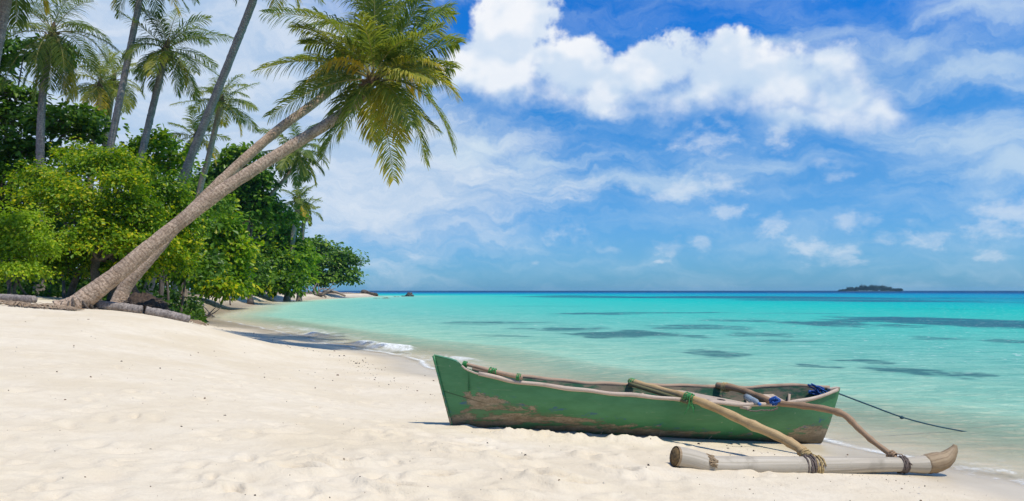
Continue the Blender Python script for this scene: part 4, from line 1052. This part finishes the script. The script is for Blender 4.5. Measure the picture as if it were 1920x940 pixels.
# driftwood on the sandy point
M_DRIFT = solid('bleached driftwood', (.30, .24, .19), .9, .3, 10, .6)
def driftwood(label, pa, pb, d, r, k, seed):
    rng = np.random.default_rng(seed); A, B = gpt(pa, d, -r*.6), gpt(pb, d+1.5, -r*.6); a = Acc()
    V, F2, UV = tube(spline([A, (A+B)/2+[0, 0, r*1.2], B], 12), np.linspace(r, r*.5, 12), 7); a.add(V-A, F2, UV)
    for i in range(k):
        s = A+(B-A)*rng.uniform(0, .7); e = s+np.array([rng.uniform(-1.5, 1.5)*r*7, rng.uniform(-1, 1)*r*4, rng.uniform(2, 8)*r])
        V, F2, UV = tube(spline([s, (s+e)/2+rng.normal(0, r, 3), e], 7), np.linspace(r*.6, r*.15, 7), 5); a.add(V-A, F2, UV)
    o = a.build('driftwood', M_DRIFT); o.location = tuple(A); tag(o, label, 'driftwood')
driftwood('bleached branching driftwood under the last tree on the point', 590, 612, 150, .35, 9, 1)
driftwood('low dark driftwood trunk lying along the sandy point', 605, 648, 172, .42, 1, 2)
driftwood('thin dead branches in the shade left of the bay sand', 375, 402, 44, .09, 7, 3)
# reef rocks off the point
m, t, out = mat('reef rock')
ob = t.node('ShaderNodeTexCoord').outputs['Object']; nA = t.noise(ob, .6, 6, .65); nB = t.noise(ob, 3, 6, .7)
c = t.mix(t.mr(nA, .35, .65), (.075, .055, .042), (.20, .155, .12)); principled(t, out, c, .9, t.bump(nB, .9, .2), .3); M_ROCK = m
def rock(label, px, py, d, sx, sy, sz, seed, slant=0.0):
    rng = np.random.default_rng(seed); x = (px-CX)/F*d; z0 = max(g1(x, d), -.4)-.1
    nu, nvv = 44, 18; th = np.linspace(0, 2*np.pi, nu, endpoint=False); ph = np.linspace(0, np.pi*.62, nvv)
    TH, PH = np.meshgrid(th, ph); X_, Y_, Z_ = np.cos(TH)*np.sin(PH), np.sin(TH)*np.sin(PH), np.cos(PH)
    q = 1+1.5*fbm(X_*2.1+seed*3.1, Z_*2.1+Y_*1.7, 5)
    ch = 1+.6*fbm(X_*5+seed, Y_*5+Z_*3, 3)
    V = np.stack([X_*sx*q, Y_*sy*q, np.maximum(Z_, -.25)*sz*q*ch+slant*X_*sz*np.maximum(Z_, 0)*1.2], -1).reshape(-1, 3)
    Fc = [(i*nu+j, (i+1)*nu+j, (i+1)*nu+(j+1) % nu, i*nu+(j+1) % nu) for i in range(nvv-1) for j in range(nu)]
    o = mesh_obj('reef_rock', V, Fc, M_ROCK, smooth=False); o.location = (x, d, z0); tag(o, label, 'rock')
rock('long low brown reef rock on the tip of the sandy point', 684, 550, 214, 3.4, 2.2, 1.35, 1)
rock('jagged flat rock in the water just off the sandy point', 714, 558, 152, 2.0, 1.2, .55, 2)
rock('slanting dark rock farthest out from the sandy point', 764, 552, 200, 1.7, 1.4, 1.25, 3, .8)
rock('small dark rock standing left of the long reef rock', 644, 549, 216, .9, .9, .8, 4)
rock('low rock trailing between the flat rock and the slanting rock', 744, 556, 190, 1.7, 1.0, .5, 5)
# far island
d = 1500.0; x0, x1 = (1570-CX)/F*d, (1692-CX)/F*d
nx, ny = 60, 16; xs = np.linspace(x0-3, x1+3, nx); ys = np.linspace(d-28, d+28, ny); XX, YY = np.meshgrid(xs, ys)
ZZ = -1+2.2*np.sqrt(np.clip(1-((XX-(x0+x1)/2)/((x1-x0)/2+3))**2, 0, 1))*np.sqrt(np.clip(1-((YY-d)/28)**2, 0, 1))
Fc = [(j*nx+i, j*nx+i+1, (j+1)*nx+i+1, (j+1)*nx+i) for j in range(ny-1) for i in range(nx-1)]
tag(mesh_obj('island', np.stack([XX, YY, ZZ], -1).reshape(-1, 3), Fc, solid('island ground', (.05, .06, .035), .95, .3, .1)), kind='structure')
rng = np.random.default_rng(31); bl = []
for i in range(44):
    u = (i+.5)/44; px = 1572+118*u+rng.uniform(-2, 2)
    env = .35+.65*min(1, 3.2*u, 3.0*(1-u)); hh = (4.2+7.0*rng.random()**1.3)*env*1.15+(.9 if .3 < u < .55 else 0)
    dd = d+rng.uniform(-16, 16); z = hh*.46
    bl.append((np.array([(px-CX)/F*dd, dd, z]), np.array([rng.uniform(1.8, 4.0), 3.5, hh*.56])))
V, f, tt = crown_leaves(bl, 17000, 1.5, 1.2, 8, .05, rng, .1, tint=(.35, .15))
m, t, out = mat('far island leaves'); c = t.ramp(t.attr('tint'), [(0, (.006, .016, .012)), (1, (.03, .05, .03))]); principled(t, out, c, .8)
tag(mesh_obj('island_wood', V, f, m, attrs={'tint': tt}, smooth=False), 'dark low wood covering the far island on the horizon', 'island wood', kind='stuff')
# bits of coral, shell, twig and leaf on the beach
rng = np.random.default_rng(19); V = []; Fc = []; k = 0; TT = []
def bit(x, y, s, asp, tn, flat):
    global k
    th_ = rng.uniform(0, 6.28); z = float(np.interp(0, [0], [0]))
    c, s_ = math.cos(th_), math.sin(th_); q = [(1, 0), (.5, .6*asp), (-.6, .5*asp), (-1, 0), (-.4, -.6*asp), (.6, -.45*asp)]
    base = [(x+s*(a*c-b*s_), y+s*(a*s_+b*c)) for a, b in q]
    top = [(x+.6*s*(a*c-b*s_), y+.6*s*(a*s_+b*c)) for a, b in q]
    return base, top, s*flat, tn
items = []
for i in range(2600):
    if rng.random() < .45: r = 2.6*math.exp(rng.random()*2.0); a = rng.uniform(-.68, .45); x, y = r*math.sin(a), r*math.cos(a)
    else:
        i_ = rng.integers(8, 150); q = SHL[i_]; x, y = q+rng.normal(0, .15, 2); s0 = rng.uniform(1.2, 2.6) if rng.random() < .3 else 1.75+.5*math.sin(q[1]*.7)+rng.normal(0, .1); x -= s0*.8; y -= s0*.5
        if y < 2.5 or y > 40: continue
    items.append(bit(x, y, (1.7 if y > 9 else 1.0)*min(.0031*math.exp(rng.normal(.0, .6)), .012)*(1+.05*y), rng.uniform(.25, 1), rng.random(), rng.uniform(.2, .8)))
xy = np.array([p for it in items for p in it[0]+it[1]])
gxy = ground(xy[:, 0], xy[:, 1]); hgt_ = []
sd_ = sdist(xy[:, 0], xy[:, 1])
ok = [sd_[j*12] > .4 for j in range(len(items))]
# rest them on the sand as it was really raised and dented
from mathutils.bvhtree import BVHTree
gob = bpy.data.objects['ground']
for j, it in enumerate(items):
    if not ok[j]: continue
    hit_ = gob.ray_cast((it[0][0][0], it[0][0][1], 5), (0, 0, -1)) if False else None
    p_ = np.argmin((gx[:400*968]-it[0][0][0])**2+(gy[:400*968]-it[0][0][1])**2) if it[0][0][1] < 16 else None
    z = gz[p_] if p_ is not None else gxy[j*12]
    for p_ in it[0]: V.append((p_[0], p_[1], z-.004))
    for p_ in it[1]: V.append((p_[0], p_[1], z+it[2]))
    Fc += [(k+a, k+(a+1) % 6, k+6+(a+1) % 6, k+6+a) for a in range(6)]+[tuple(k+6+a for a in range(6))]; k += 12; TT += [it[3]]*12
m, t, out = mat('beach bits'); c = t.ramp(t.attr('tint'), [(0, (.05, .035, .025)), (.4, (.16, .10, .06)), (.65, (.30, .22, .15)), (.8, (.62, .55, .45)), (1, (.07, .05, .035))], 'CONSTANT'); principled(t, out, c, .8)
tag(mesh_obj('beach_debris', np.array(V), Fc, m, attrs={'tint': TT}, smooth=False), 'scattered bits of coral, twig and leaf on the sand', 'debris', kind='stuff')

# ---------------------------------------------------------------- the sea air
m, t, out = mat('sea haze')
pv = t.node('ShaderNodeVolumePrincipled', {'Color': (.38, .80, 1, 1), 'Density': 0.00011, 'Anisotropy': .2}); t.l.new(pv.outputs[0], out.inputs[1])
Vh, Fh, _ = box((0, 0, 8.0), 8200, 8200, 16.5)
tag(mesh_obj('haze', Vh, Fh, m, smooth=False), 'thin pale sea haze over the water', 'haze', kind='stuff')
